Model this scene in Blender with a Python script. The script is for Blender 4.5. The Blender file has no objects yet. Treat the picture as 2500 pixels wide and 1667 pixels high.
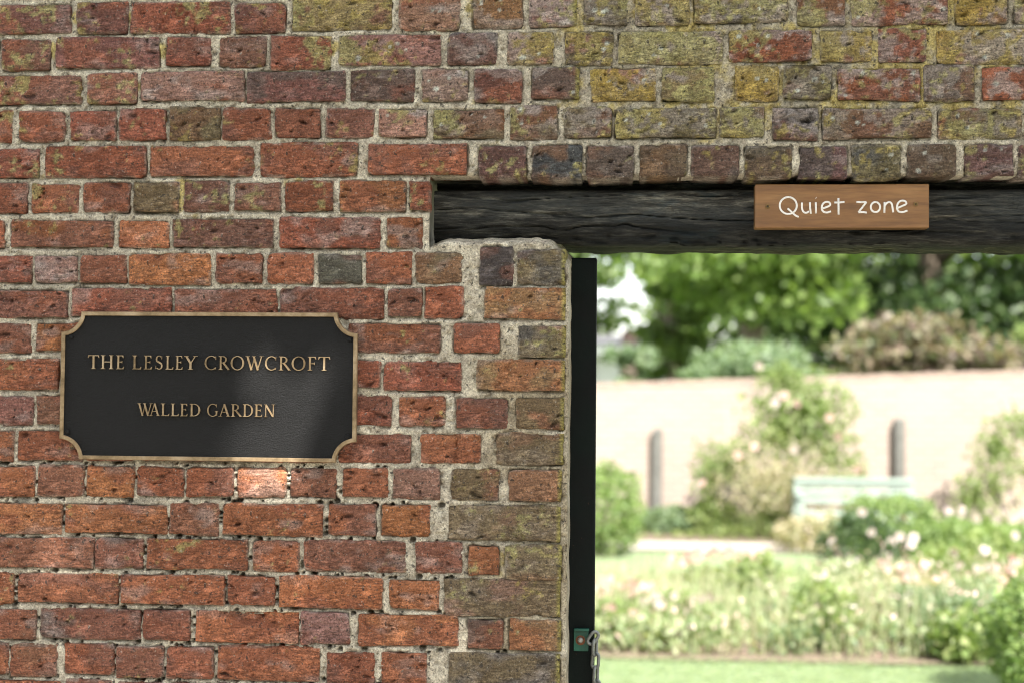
import bpy, math, random
import numpy as np
from mathutils import Matrix, Vector

# ------------------------------------------------------------------ camera, light, exposure
scene = bpy.context.scene
C = scene.collection
R = math.radians
random.seed(4)
rng = np.random.default_rng(4)

cam_data = bpy.data.cameras.new('camera')
cam = bpy.data.objects.new('camera', cam_data)
C.objects.link(cam)
cam.matrix_world = (Matrix.Translation((0, -2.91, 1.6)) @ Matrix.Rotation(R(4.5), 4, 'Z')
                    @ Matrix.Rotation(R(92.0), 4, 'X') @ Matrix.Rotation(R(0.5), 4, 'Z'))
cam_data.lens = 50
cam_data.sensor_width = 36
cam_data.clip_start = 0.05
cam_data.clip_end = 600
cam_data.dof.use_dof = True
cam_data.dof.focus_distance = 2.93
cam_data.dof.aperture_fstop = 2.2
scene.camera = cam

SUN = Vector((0.36, -0.80, 0.86)).normalized()          # towards the sun
world = bpy.data.worlds.new('World')
scene.world = world
world.use_nodes = True
wn = world.node_tree.nodes
sky = wn.new('ShaderNodeTexSky')
sky.sky_type = 'NISHITA'
sky.sun_disc = False
sky.sun_elevation = math.asin(SUN.z)
sky.sun_rotation = math.atan2(SUN.x, SUN.y)
sky.dust_density = 2.0
wn['Background'].inputs['Strength'].default_value = 0.15
# broken white cloud over the blue
wl = world.node_tree.links
wtc = wn.new('ShaderNodeTexCoord'); wno = wn.new('ShaderNodeTexNoise'); wno.inputs['Scale'].default_value = 3.2; wno.inputs['Detail'].default_value = 6
wl.new(wtc.outputs['Generated'], wno.inputs[0])
wra = wn.new('ShaderNodeValToRGB'); wra.color_ramp.elements[0].position = .34; wra.color_ramp.elements[0].color = (.25, .25, .25, 1)
wra.color_ramp.elements[1].position = .60; wra.color_ramp.elements[1].color = (.85, .85, .85, 1)
wl.new(wno.outputs[0], wra.inputs[0])
wmx = wn.new('ShaderNodeMix'); wmx.data_type = 'RGBA'
wl.new(wra.outputs[0], wmx.inputs[0]); wl.new(sky.outputs['Color'], wmx.inputs[6]); wmx.inputs[7].default_value = (4.5, 4.4, 4.15, 1)
wl.new(wmx.outputs[2], wn['Background'].inputs['Color'])
sun_data = bpy.data.lights.new('sun', 'SUN')
sun_data.energy = 5.0
sun_data.angle = R(0.53)
sun_data.color = (1.0, 0.95, 0.89)
sun = bpy.data.objects.new('sun', sun_data)
sun.rotation_euler = SUN.to_track_quat('Z', 'Y').to_euler()
sun.location = SUN * 30
C.objects.link(sun)
scene.cycles.filter_width = 1.0
scene.view_settings.view_transform = 'Standard'
scene.view_settings.look = 'None'
scene.view_settings.gamma = 1.0
scene.view_settings.exposure = 2.0

# ------------------------------------------------------------------ numpy noise
def _h(i, j, k, seed):
    n = (i * 374761393 + j * 668265263 + k * 2147483647 % 1274126177 + k * 1274126177 + seed * 974634777) & 0xFFFFFFFF
    n = ((n ^ (n >> 13)) * 1274126177) & 0xFFFFFFFF
    n = ((n ^ (n >> 16)) * 2246822519) & 0xFFFFFFFF
    return ((n ^ (n >> 15)) & 0xFFFFFF) / float(0xFFFFFF)

def vn(x, y, seed=0, z=None):
    """value noise in -1..1"""
    x = np.asarray(x, float); y = np.asarray(y, float)
    i = np.floor(x).astype(np.int64); j = np.floor(y).astype(np.int64)
    fx = x - i; fy = y - j
    fx = fx * fx * (3 - 2 * fx); fy = fy * fy * (3 - 2 * fy)
    k = np.zeros_like(i)
    a = _h(i, j, k, seed); b = _h(i + 1, j, k, seed); c = _h(i, j + 1, k, seed); d = _h(i + 1, j + 1, k, seed)
    return (a + (b - a) * fx + (c - a) * fy + (a - b - c + d) * fx * fy) * 2 - 1

def fbm(x, y, seed=0, oct=4):
    s = 0; a = 1; t = 0
    for o in range(oct):
        s = s + a * vn(x * 2 ** o + 17.3 * o, y * 2 ** o - 9.1 * o, seed + o); t += a; a *= 0.5
    return s / t

def sm(a, b, x):
    t = np.clip((x - a) / (b - a), 0, 1)
    return t * t * (3 - 2 * t)

# ------------------------------------------------------------------ object helpers
def tag(o, label=None, cat=None, group=None, kind=None):
    if label: o['label'] = label
    if cat: o['category'] = cat
    if group: o['group'] = group
    if kind: o['kind'] = kind
    return o

def empty(name, loc, label, cat, group=None):
    o = bpy.data.objects.new(name, None)
    o.location = loc
    o.empty_display_size = 0.1
    C.objects.link(o)
    return tag(o, label, cat, group)

def link_mesh(name, me, parent=None, loc=None):
    o = bpy.data.objects.new(name, me)
    C.objects.link(o)
    if parent is not None:
        o.parent = parent
    if loc is not None:
        o.location = loc
    return o

def mesh_np(name, V, F, mat, parent=None, col=None, smooth=False, loc=None):
    """V (n,3); F (m,4) or (m,3) int array"""
    me = bpy.data.meshes.new(name)
    V = np.asarray(V, np.float32); F = np.asarray(F, np.int32)
    k = F.shape[1]
    me.vertices.add(len(V)); me.vertices.foreach_set('co', V.ravel())
    me.loops.add(F.size); me.loops.foreach_set('vertex_index', F.ravel())
    me.polygons.add(len(F))
    me.polygons.foreach_set('loop_start', np.arange(0, F.size, k, dtype=np.int32))
    me.polygons.foreach_set('loop_total', np.full(len(F), k, np.int32))
    me.update(calc_edges=True)
    if smooth:
        me.polygons.foreach_set('use_smooth', np.ones(len(F), bool))
    if col is not None:
        a = me.attributes.new('col', 'FLOAT_COLOR', 'POINT')
        c4 = np.ones((len(V), 4), np.float32); c4[:, :col.shape[1]] = col
        a.data.foreach_set('color', c4.ravel())
    me.materials.append(mat)
    return link_mesh(name, me, parent, loc)

class MB:
    """collects simple solids into one mesh"""
    def __init__(s): s.v = []; s.f = []
    def add(s, vs, fs):
        n = len(s.v); s.v += [tuple(v) for v in vs]; s.f += [tuple(i + n for i in f) for f in fs]; return s
    def box(s, x0, y0, z0, x1, y1, z1, b=0.0):
        if b <= 0:
            vs = [(x, y, z) for x in (x0, x1) for y in (y0, y1) for z in (z0, z1)]
            return s.add(vs, [(0, 1, 3, 2), (4, 6, 7, 5), (0, 4, 5, 1), (2, 3, 7, 6), (0, 2, 6, 4), (1, 5, 7, 3)])
        c = ((x0 + x1) / 2, (y0 + y1) / 2, (z0 + z1) / 2); h = ((x1 - x0) / 2, (y1 - y0) / 2, (z1 - z0) / 2)
        vs = []; idx = {}
        for sx in (-1, 1):
            for sy in (-1, 1):
                for sz in (-1, 1):
                    for ax in range(3):
                        p = [c[0] + sx * h[0], c[1] + sy * h[1], c[2] + sz * h[2]]
                        q = [sx, sy, sz]
                        for a2 in range(3):
                            if a2 != ax: p[a2] -= q[a2] * b
                        idx[(sx, sy, sz, ax)] = len(vs); vs.append(p)
        fs = []
        S = (-1, 1)
        for ax in range(3):
            o1, o2 = [a for a in range(3) if a != ax]
            for sg in S:
                ring = []
                for a, b2 in ((-1, -1), (1, -1), (1, 1), (-1, 1)):
                    k = [0, 0, 0]; k[ax] = sg; k[o1] = a; k[o2] = b2
                    ring.append(idx[(*k, ax)])
                fs.append(ring)
            for a in S:
                for b2 in S:      # edge faces run along ax
                    k0 = [0, 0, 0]; k0[ax] = -1; k0[o1] = a; k0[o2] = b2
                    k1 = list(k0); k1[ax] = 1
                    fs.append([idx[(*k0, o1)], idx[(*k1, o1)], idx[(*k1, o2)], idx[(*k0, o2)]])
        for sx in S:
            for sy in S:
                for sz in S:
                    fs.append([idx[(sx, sy, sz, a)] for a in range(3)])
        return s.add(vs, fs)
    def tube(s, pts, r, n=8, cap=True, flat=None):
        pts = [Vector(p) for p in pts]; m = len(pts)
        rr = r if hasattr(r, '__len__') else [r] * m
        vs = []
        up = Vector((0, 0, 1)) if abs((pts[-1] - pts[0]).normalized().z) < 0.9 else Vector((1, 0, 0))
        if flat: up = Vector((0, 1, 0))
        for i, p in enumerate(pts):
            t = (pts[min(i + 1, m - 1)] - pts[max(i - 1, 0)]).normalized()
            a = t.cross(up).normalized(); b = t.cross(a).normalized()
            fl = flat or 1.0
            for k in range(n):
                an = 2 * math.pi * k / n
                vs.append(p + a * math.cos(an) * rr[i] + b * math.sin(an) * rr[i] * fl)
        fs = [(i * n + k, i * n + (k + 1) % n, (i + 1) * n + (k + 1) % n, (i + 1) * n + k) for i in range(m - 1) for k in range(n)]
        if cap: fs += [tuple(range(n))[::-1], tuple((m - 1) * n + k for k in range(n))]
        return s.add(vs, fs)
    def ring(s, c, rx, rz, r, n=20, m=8, plane='xz'):
        vs = []
        for i in range(n):
            a = 2 * math.pi * i / n
            for k in range(m):
                b = 2 * math.pi * k / m
                u = (rx + r * math.cos(b)) * math.cos(a); v = (rz + r * math.cos(b)) * math.sin(a); w = r * math.sin(b)
                vs.append((c[0] + u, c[1] + w, c[2] + v) if plane == 'xz' else (c[0] + w, c[1] + u, c[2] + v))
        fs = [(i * m + k, i * m + (k + 1) % m, ((i + 1) % n) * m + (k + 1) % m, ((i + 1) % n) * m + k) for i in range(n) for k in range(m)]
        return s.add(vs, fs)
    def dome(s, c, r, h, n=14, m=4):
        """low dome whose apex looks to -Y"""
        vs = [(c[0], c[1] - h, c[2])]
        for j in range(1, m + 1):
            a = math.pi / 2 * j / m
            for k in range(n):
                b = 2 * math.pi * k / n
                vs.append((c[0] + r * math.sin(a) * math.cos(b), c[1] - h * math.cos(a), c[2] + r * math.sin(a) * math.sin(b)))
        fs = [(0, 1 + k, 1 + (k + 1) % n) for k in range(n)]
        for j in range(m - 1):
            fs += [(1 + j * n + k, 1 + (j + 1) * n + k, 1 + (j + 1) * n + (k + 1) % n, 1 + j * n + (k + 1) % n) for k in range(n)]
        return s.add(vs, fs)
    def prism(s, poly, y0, y1):
        """polygon in xz, front at y0"""
        n = len(poly)
        vs = [(p[0], y0, p[1]) for p in poly] + [(p[0], y1, p[1]) for p in poly]
        return s.add(vs, [tuple(range(n)), tuple(range(n, 2 * n))[::-1]] + [(i, (i + 1) % n, n + (i + 1) % n, n + i) for i in range(n)])
    def build(s, name, mat, parent=None, loc=None, smooth=False):
        me = bpy.data.meshes.new(name)
        me.from_pydata(s.v, [], s.f)
        me.update()
        import bmesh
        bm = bmesh.new(); bm.from_mesh(me); bmesh.ops.recalc_face_normals(bm, faces=bm.faces); bm.to_mesh(me); bm.free()
        if smooth: me.polygons.foreach_set('use_smooth', np.ones(len(me.polygons), bool))
        me.materials.append(mat)
        return link_mesh(name, me, parent, loc)

# ------------------------------------------------------------------ materials
def new_mat(name):
    m = bpy.data.materials.new(name); m.use_nodes = True
    return m, m.node_tree.nodes, m.node_tree.links, m.node_tree.nodes['Principled BSDF']

def nd(N, t, **kw):
    n = N.new('ShaderNode' + t)
    for k, v in kw.items():
        if k in n.inputs.keys() if hasattr(n.inputs, 'keys') else False: n.inputs[k].default_value = v
        else: setattr(n, k, v)
    return n

def ramp(N, L, src, stops):
    r = N.new('ShaderNodeValToRGB'); L.new(src, r.inputs[0])
    e = r.color_ramp.elements
    while len(e) < len(stops): e.new(0.5)
    for i, (p, c) in enumerate(stops):
        e[i].position = p; e[i].color = (*c, 1) if hasattr(c, '__len__') else (c, c, c, 1)
    return r.outputs[0]

def mixc(N, L, fac, a, b, mode='MIX'):
    m = N.new('ShaderNodeMix'); m.data_type = 'RGBA'; m.blend_type = mode
    for s, i in ((fac, 0), (a, 6), (b, 7)):
        if hasattr(s, 'links'): L.new(s, m.inputs[i])
        elif i == 0: m.inputs[0].default_value = s
        else: m.inputs[i].default_value = (*s, 1)
    return m.outputs[2]

def noise(N, L, scale, detail=3, rough=0.6, mapping=None, co='Object'):
    n = N.new('ShaderNodeTexNoise'); n.inputs['Scale'].default_value = scale
    n.inputs['Detail'].default_value = detail; n.inputs['Roughness'].default_value = rough
    tc = N.new('ShaderNodeTexCoord'); src = tc.outputs[co]
    if co == 'World':
        pass
    if mapping:
        mp = N.new('ShaderNodeMapping'); mp.inputs['Scale'].default_value = mapping
        L.new(src, mp.inputs[0]); src = mp.outputs[0]
    L.new(src, n.inputs[0])
    return n.outputs[0]

def bump(N, L, bsdf, hs):
    """chain of (height socket, strength, distance)"""
    prev = None
    for h, st, d in hs:
        b = N.new('ShaderNodeBump'); b.inputs['Strength'].default_value = st; b.inputs['Distance'].default_value = d
        L.new(h, b.inputs['Height'])
        if prev: L.new(prev, b.inputs['Normal'])
        prev = b.outputs[0]
    L.new(prev, bsdf.inputs['Normal'])

def simple(name, col, rough=0.6, metal=0.0, var=0.15, sc=20, bmp=None):
    m, N, L, P = new_mat(name)
    n = noise(N, L, sc, 4)
    f = ramp(N, L, n, [(0.3, 1 - var), (0.7, 1 + var)])
    L.new(mixc(N, L, 1.0, col, f, 'MULTIPLY'), P.inputs['Base Color'])
    P.inputs['Roughness'].default_value = rough; P.inputs['Metallic'].default_value = metal
    if bmp: bump(N, L, P, [(noise(N, L, bmp[0], 4), bmp[1], bmp[2])])
    return m

def masonry_mat(name, creases):
    m, N, L, P = new_mat(name)
    at = N.new('ShaderNodeAttribute'); at.attribute_name = 'col'
    fine = noise(N, L, 260, 4, 0.75)
    f = ramp(N, L, fine, [(0.36, 0.55), (0.5, 1.0), (0.64, 1.5)])
    c = mixc(N, L, 1.0, at.outputs['Color'], f, 'MULTIPLY')
    mid = noise(N, L, 38, 4, 0.65)
    c = mixc(N, L, 1.0, c, ramp(N, L, mid, [(0.36, (0.74, 0.72, 0.72)), (0.64, (1.22, 1.25, 1.28))]), 'MULTIPLY')
    spec = noise(N, L, 120, 2, 0.5)                       # soot and grit specks
    c = mixc(N, L, ramp(N, L, spec, [(0.64, 0.0), (0.69, 0.8)]), c, (0.05, 0.045, 0.04))
    pale = noise(N, L, 170, 2, 0.6, (1, 1, 1.4))
    c = mixc(N, L, ramp(N, L, pale, [(0.64, 0.0), (0.72, 0.5)]), c, (0.55, 0.52, 0.45))
    if creases:                                           # shade in the clay's creases, painted as dark lines
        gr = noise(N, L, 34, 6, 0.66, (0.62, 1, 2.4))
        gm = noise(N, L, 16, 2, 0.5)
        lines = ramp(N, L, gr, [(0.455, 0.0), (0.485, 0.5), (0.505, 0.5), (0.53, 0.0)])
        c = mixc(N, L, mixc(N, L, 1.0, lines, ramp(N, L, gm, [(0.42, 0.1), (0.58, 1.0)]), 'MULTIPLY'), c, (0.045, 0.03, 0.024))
    L.new(c, P.inputs['Base Color'])
    P.inputs['Roughness'].default_value = 0.93
    P.inputs['Specular IOR Level'].default_value = 0.25
    if creases:
        cr = noise(N, L, 34, 6, 0.66, (0.62, 1, 2.4))
        cr2 = ramp(N, L, cr, [(0.40, 1.0), (0.47, 0.35), (0.5, 0.0), (0.53, 0.5), (0.6, 1.0)])
        bump(N, L, P, [(cr2, 0.9, 0.006), (noise(N, L, 150, 6, 0.75, (0.8, 1, 1.6)), 1.0, 0.006)])
    else:
        bump(N, L, P, [(noise(N, L, 110, 5, 0.75), 1.0, 0.008), (noise(N, L, 420, 3, 0.7), 0.8, 0.003)])
    return m

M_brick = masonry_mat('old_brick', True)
M_mortar = masonry_mat('lime_mortar', False)

def foliage(name, stops, trans=0.5, rough=0.5):
    m, N, L, P = new_mat(name)
    g = N.new('ShaderNodeNewGeometry')
    c = ramp(N, L, g.outputs['Random Per Island'], [(i / max(1, len(stops) - 1), s) for i, s in enumerate(stops)])
    L.new(c, P.inputs['Base Color']); P.inputs['Roughness'].default_value = rough
    t = N.new('ShaderNodeBsdfTranslucent')
    L.new(mixc(N, L, 1.0, c, (1.25, 1.35, 0.7), 'MULTIPLY'), t.inputs[0])
    mx = N.new('ShaderNodeMixShader'); mx.inputs[0].default_value = trans
    L.new(P.outputs[0], mx.inputs[1]); L.new(t.outputs[0], mx.inputs[2])
    L.new(mx.outputs[0], N['Material Output'].inputs['Surface'])
    return m

# ================================================================== THE OLD BRICK WALL
# measured bricks, course by course: x0 z0 x1 z1 in metres on the wall's face, and its look
COURSES = """-1.397 2.35 -1.175 2.412 P;-1.16 2.35 -1.052 2.415 P;-1.042 2.349 -0.83 2.413 Ry;-0.819 2.348 -0.712 2.409 P;-0.698 2.353 -0.486 2.419 Y;-0.468 2.349 -0.345 2.412 K;-0.317 2.353 -0.213 2.419 B;-0.198 2.353 -0.101 2.417 K;-0.086 2.355 0.002 2.418 G;0.021 2.354 0.13 2.416 Y;0.138 2.356 0.33 2.414 Y;0.348 2.35 0.444 2.415 By;0.459 2.35 0.648 2.413 R;0.663 2.349 0.766 2.41 Yo;0.781 2.351 0.883 2.409 Y
-1.385 2.272 -1.331 2.338 D;-1.323 2.272 -1.218 2.337 P;-1.206 2.276 -0.982 2.341 P;-0.965 2.278 -0.872 2.339 R;-0.853 2.277 -0.753 2.337 P;-0.742 2.268 -0.614 2.339 Ry;-0.597 2.276 -0.383 2.338 Ky;-0.367 2.277 -0.267 2.341 D;-0.243 2.276 -0.151 2.34 Yo;-0.124 2.274 -0.026 2.34 G;-0.015 2.274 0.198 2.338 Y;0.211 2.277 0.378 2.338 Ry;0.396 2.276 0.498 2.336 Yo;0.513 2.275 0.604 2.34 P;0.627 2.268 0.84 2.335 Yo
-1.384 2.2 -1.15 2.26 P;-1.134 2.2 -1.03 2.263 K;-1.021 2.204 -0.798 2.266 K;-0.793 2.2 -0.583 2.264 P;-0.573 2.2 -0.439 2.266 P;-0.421 2.201 -0.327 2.265 Kd;-0.311 2.196 -0.212 2.263 P;-0.192 2.203 -0.095 2.268 P;-0.07 2.196 0.061 2.264 Yo;0.074 2.195 0.181 2.265 Y;0.225 2.196 0.311 2.267 Yo;0.323 2.198 0.417 2.268 G;0.43 2.195 0.595 2.259 R;0.604 2.192 0.701 2.265 Pg;0.718 2.193 0.84 2.259 R
-1.391 2.119 -1.299 2.186 R;-1.284 2.119 -1.184 2.183 R;-1.169 2.122 -1.072 2.184 R;-1.064 2.122 -0.965 2.187 R;-0.956 2.123 -0.848 2.189 Bg;-0.842 2.122 -0.741 2.186 R;-0.732 2.123 -0.635 2.186 P;-0.621 2.125 -0.522 2.185 P;-0.511 2.125 -0.411 2.184 K;-0.397 2.122 -0.249 2.183 By;-0.237 2.121 -0.139 2.188 B;-0.125 2.123 -0.028 2.183 G;-0.021 2.121 0.185 2.18 Gy;0.194 2.121 0.282 2.182 G;0.3 2.116 0.39 2.182 D;0.4 2.117 0.617 2.177 Pg;0.63 2.118 0.794 2.174 Gr;0.807 2.117 0.924 2.173 P
-1.38 2.043 -1.237 2.104 R;-1.224 2.044 -1.006 2.109 R;-0.996 2.045 -0.777 2.108 R;-0.761 2.046 -0.556 2.111 R;-0.533 2.046 -0.325 2.11 R;-0.301 2.04 -0.202 2.105 P;-0.19 2.036 -0.089 2.105 D;-0.078 2.037 0.018 2.104 P;0.029 2.039 0.126 2.106 Pg;0.137 2.04 0.232 2.104 P;0.243 2.038 0.339 2.1 Pg;0.354 2.034 0.448 2.1 P;0.459 2.034 0.554 2.102 Gd;0.57 2.04 0.664 2.104 Pg;0.681 2.04 0.777 2.104 P;0.788 2.039 0.881 2.1 P
-1.379 1.968 -1.262 2.032 R;-1.253 1.969 -1.15 2.028 R;-1.141 1.969 -1.039 2.032 R;-1.032 1.968 -0.934 2.033 B;-0.923 1.972 -0.827 2.034 P;-0.813 1.972 -0.716 2.03 P;-0.707 1.971 -0.605 2.032 R;-0.592 1.97 -0.454 2.034 O;-0.444 1.972 -0.404 2.031 R
-1.405 1.893 -1.312 1.951 R;-1.296 1.895 -1.076 1.951 R;-1.061 1.895 -0.956 1.951 O;-0.944 1.896 -0.731 1.955 P;-0.717 1.893 -0.506 1.957 R;-0.492 1.895 -0.417 1.957 R
-1.375 1.819 -1.249 1.876 R;-1.243 1.821 -1.152 1.877 Kd;-1.143 1.82 -1.044 1.879 P;-1.039 1.817 -0.865 1.881 O;-0.851 1.82 -0.753 1.881 R;-0.742 1.821 -0.645 1.882 O;-0.634 1.821 -0.542 1.88 D;-0.535 1.821 -0.439 1.885 R;-0.431 1.823 -0.335 1.885 Bg;-0.297 1.816 -0.229 1.898 D;-0.22 1.82 -0.121 1.889 Gd
-1.402 1.747 -1.169 1.803 P;-1.16 1.751 -0.946 1.808 R;-0.938 1.749 -0.722 1.808 R;-0.713 1.747 -0.495 1.81 R;-0.485 1.751 -0.417 1.81 R;-0.411 1.75 -0.332 1.813 R;-0.286 1.748 -0.12 1.813 T
-1.372 1.672 -1.248 1.731 R;-1.237 1.676 -1.14 1.735 O;-1.128 1.677 -1.03 1.735 R;-1.019 1.678 -0.808 1.736 R;-0.797 1.679 -0.588 1.737 R;-0.569 1.679 -0.377 1.737 R;-0.35 1.68 -0.254 1.739 R;-0.215 1.67 -0.119 1.734 Gd
-1.403 1.595 -1.185 1.657 O;-1.173 1.597 -1.077 1.658 R;-1.066 1.598 -0.863 1.657 R;-0.852 1.6 -0.752 1.659 P;-0.741 1.601 -0.582 1.659 R;-0.57 1.605 -0.502 1.66 R;-0.494 1.6 -0.333 1.659 R;-0.3 1.602 -0.12 1.663 T
-1.34 1.522 -1.24 1.58 P;-1.231 1.523 -1.132 1.583 P;-1.121 1.525 -0.908 1.584 R;-0.897 1.524 -0.801 1.586 R;-0.79 1.526 -0.59 1.587 P;-0.579 1.526 -0.478 1.589 R;-0.463 1.527 -0.368 1.586 O;-0.344 1.524 -0.238 1.586 P;-0.22 1.523 -0.121 1.588 B
-1.395 1.446 -1.281 1.508 R;-1.272 1.447 -1.131 1.509 R;-1.119 1.448 -1.018 1.509 P;-1.007 1.449 -0.805 1.511 R;-0.794 1.45 -0.601 1.511 R;-0.589 1.45 -0.435 1.51 R;-0.415 1.452 -0.291 1.51 O;-0.259 1.452 -0.122 1.512 Bg
-1.336 1.369 -1.233 1.433 O;-1.226 1.373 -1.127 1.435 P;-1.12 1.373 -1.02 1.436 O;-1.012 1.375 -0.913 1.436 R;-0.905 1.376 -0.806 1.437 R;-0.799 1.375 -0.697 1.438 O;-0.688 1.377 -0.59 1.438 P;-0.577 1.379 -0.484 1.438 R;-0.472 1.379 -0.375 1.439 K;-0.352 1.377 -0.254 1.439 B;-0.232 1.377 -0.125 1.44 T
-1.392 1.293 -1.174 1.356 O;-1.165 1.296 -0.948 1.358 O;-0.941 1.297 -0.838 1.361 P;-0.83 1.298 -0.617 1.361 O;-0.605 1.301 -0.508 1.364 R;-0.495 1.303 -0.395 1.364 O;-0.357 1.294 -0.127 1.367 Gt
-1.333 1.222 -1.105 1.285 P;-1.1 1.224 -0.997 1.287 P;-0.989 1.226 -0.776 1.288 R;-0.764 1.226 -0.668 1.286 R;-0.656 1.229 -0.446 1.289 P;-0.425 1.228 -0.329 1.291 P;-0.315 1.223 -0.25 1.284 O;-0.237 1.217 -0.124 1.286 Gt
-1.379 1.145 -1.273 1.209 O;-1.265 1.15 -1.049 1.211 R;-1.042 1.152 -0.823 1.212 R;-0.816 1.154 -0.718 1.213 R;-0.708 1.15 -0.492 1.214 O;-0.477 1.152 -0.375 1.212 O;-0.364 1.143 -0.126 1.216 G
-1.358 1.073 -1.224 1.135 P;-1.215 1.076 -0.999 1.138 P;-0.993 1.077 -0.894 1.14 P;-0.882 1.076 -0.665 1.141 Ob;-0.66 1.078 -0.56 1.142 K;-0.542 1.077 -0.335 1.141 O;-0.316 1.074 -0.242 1.134 P;-0.231 1.074 -0.124 1.135 T
-1.385 0.997 -1.283 1.062 R;-1.276 0.998 -1.178 1.059 P;-1.162 1.003 -1.055 1.067 R;-1.049 0.999 -0.95 1.063 P;-0.943 1.001 -0.844 1.065 R;-0.835 0.999 -0.62 1.068 O;-0.606 0.997 -0.506 1.06 R;-0.493 0.999 -0.398 1.063 R;-0.353 0.996 -0.126 1.066 Gd
-1.383 0.924 -1.169 0.988 O;-1.158 0.927 -1.06 0.989 R;-1.048 0.926 -0.949 0.989 R;-0.936 0.927 -0.724 0.99 R;-0.713 0.928 -0.614 0.99 P;-0.603 0.927 -0.398 0.989 R;-0.38 0.926 -0.281 0.986 R;-0.269 0.926 -0.125 0.988 B"""
BRICKS = [[(*map(float, s.split()[:4]), s.split()[4]) for s in l.split(';')] for l in COURSES.strip().splitlines()]
PAL = {'R': (.335, .122, .068), 'O': (.44, .175, .080), 'P': (.25, .118, .084), 'D': (.125, .110, .095), 'K': (.37, .20, .155),
       'G': (.20, .155, .085), 'B': (.29, .150, .080), 'T': (.36, .205, .110), 'Y': (.33, .24, .115)}
PAL = {k: np.array(v) for k, v in PAL.items()}
LICH_G = np.array((.39, .36, .15)); LICH_O = np.array((.44, .31, .07)); GREY = np.array((.34, .33, .29))

JX = -0.113                                             # right end of the pier
LX = -0.402                                             # left end of the timber's pocket
def ledge(x):                                           # top of the mortar bed that carries the timber
    return 1.9085 - 0.012 * sm(-.36, -.41, x) - 0.055 * sm(-.165, -.108, x) ** 1.6 + 0.0025 * vn(x * 60, 0 * x, 5)
def soffit(x):                                          # underside of the header course over the timber
    return 2.0425 + 0.0022 * vn(x * 45, 0 * x, 8)

def lichen_field(X, Z):
    """where yellow lichen grows on the wall, 0..1"""
    base = 0.62 * sm(-.75, .1, X) * sm(2.03, 2.2, Z) + 0.16 * sm(1.85, 2.05, Z) + 0.10 * sm(-.40, -.2, X) * sm(1.95, 1.85, Z)
    return np.clip(base + 0.20 * fbm(X * 3.1, Z * 3.1, 71), 0, 1)

wall = empty('garden_wall', (0, 0, 0), 'old weathered red brick wall with pale lime mortar around the garden opening', 'brick wall')

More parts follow.
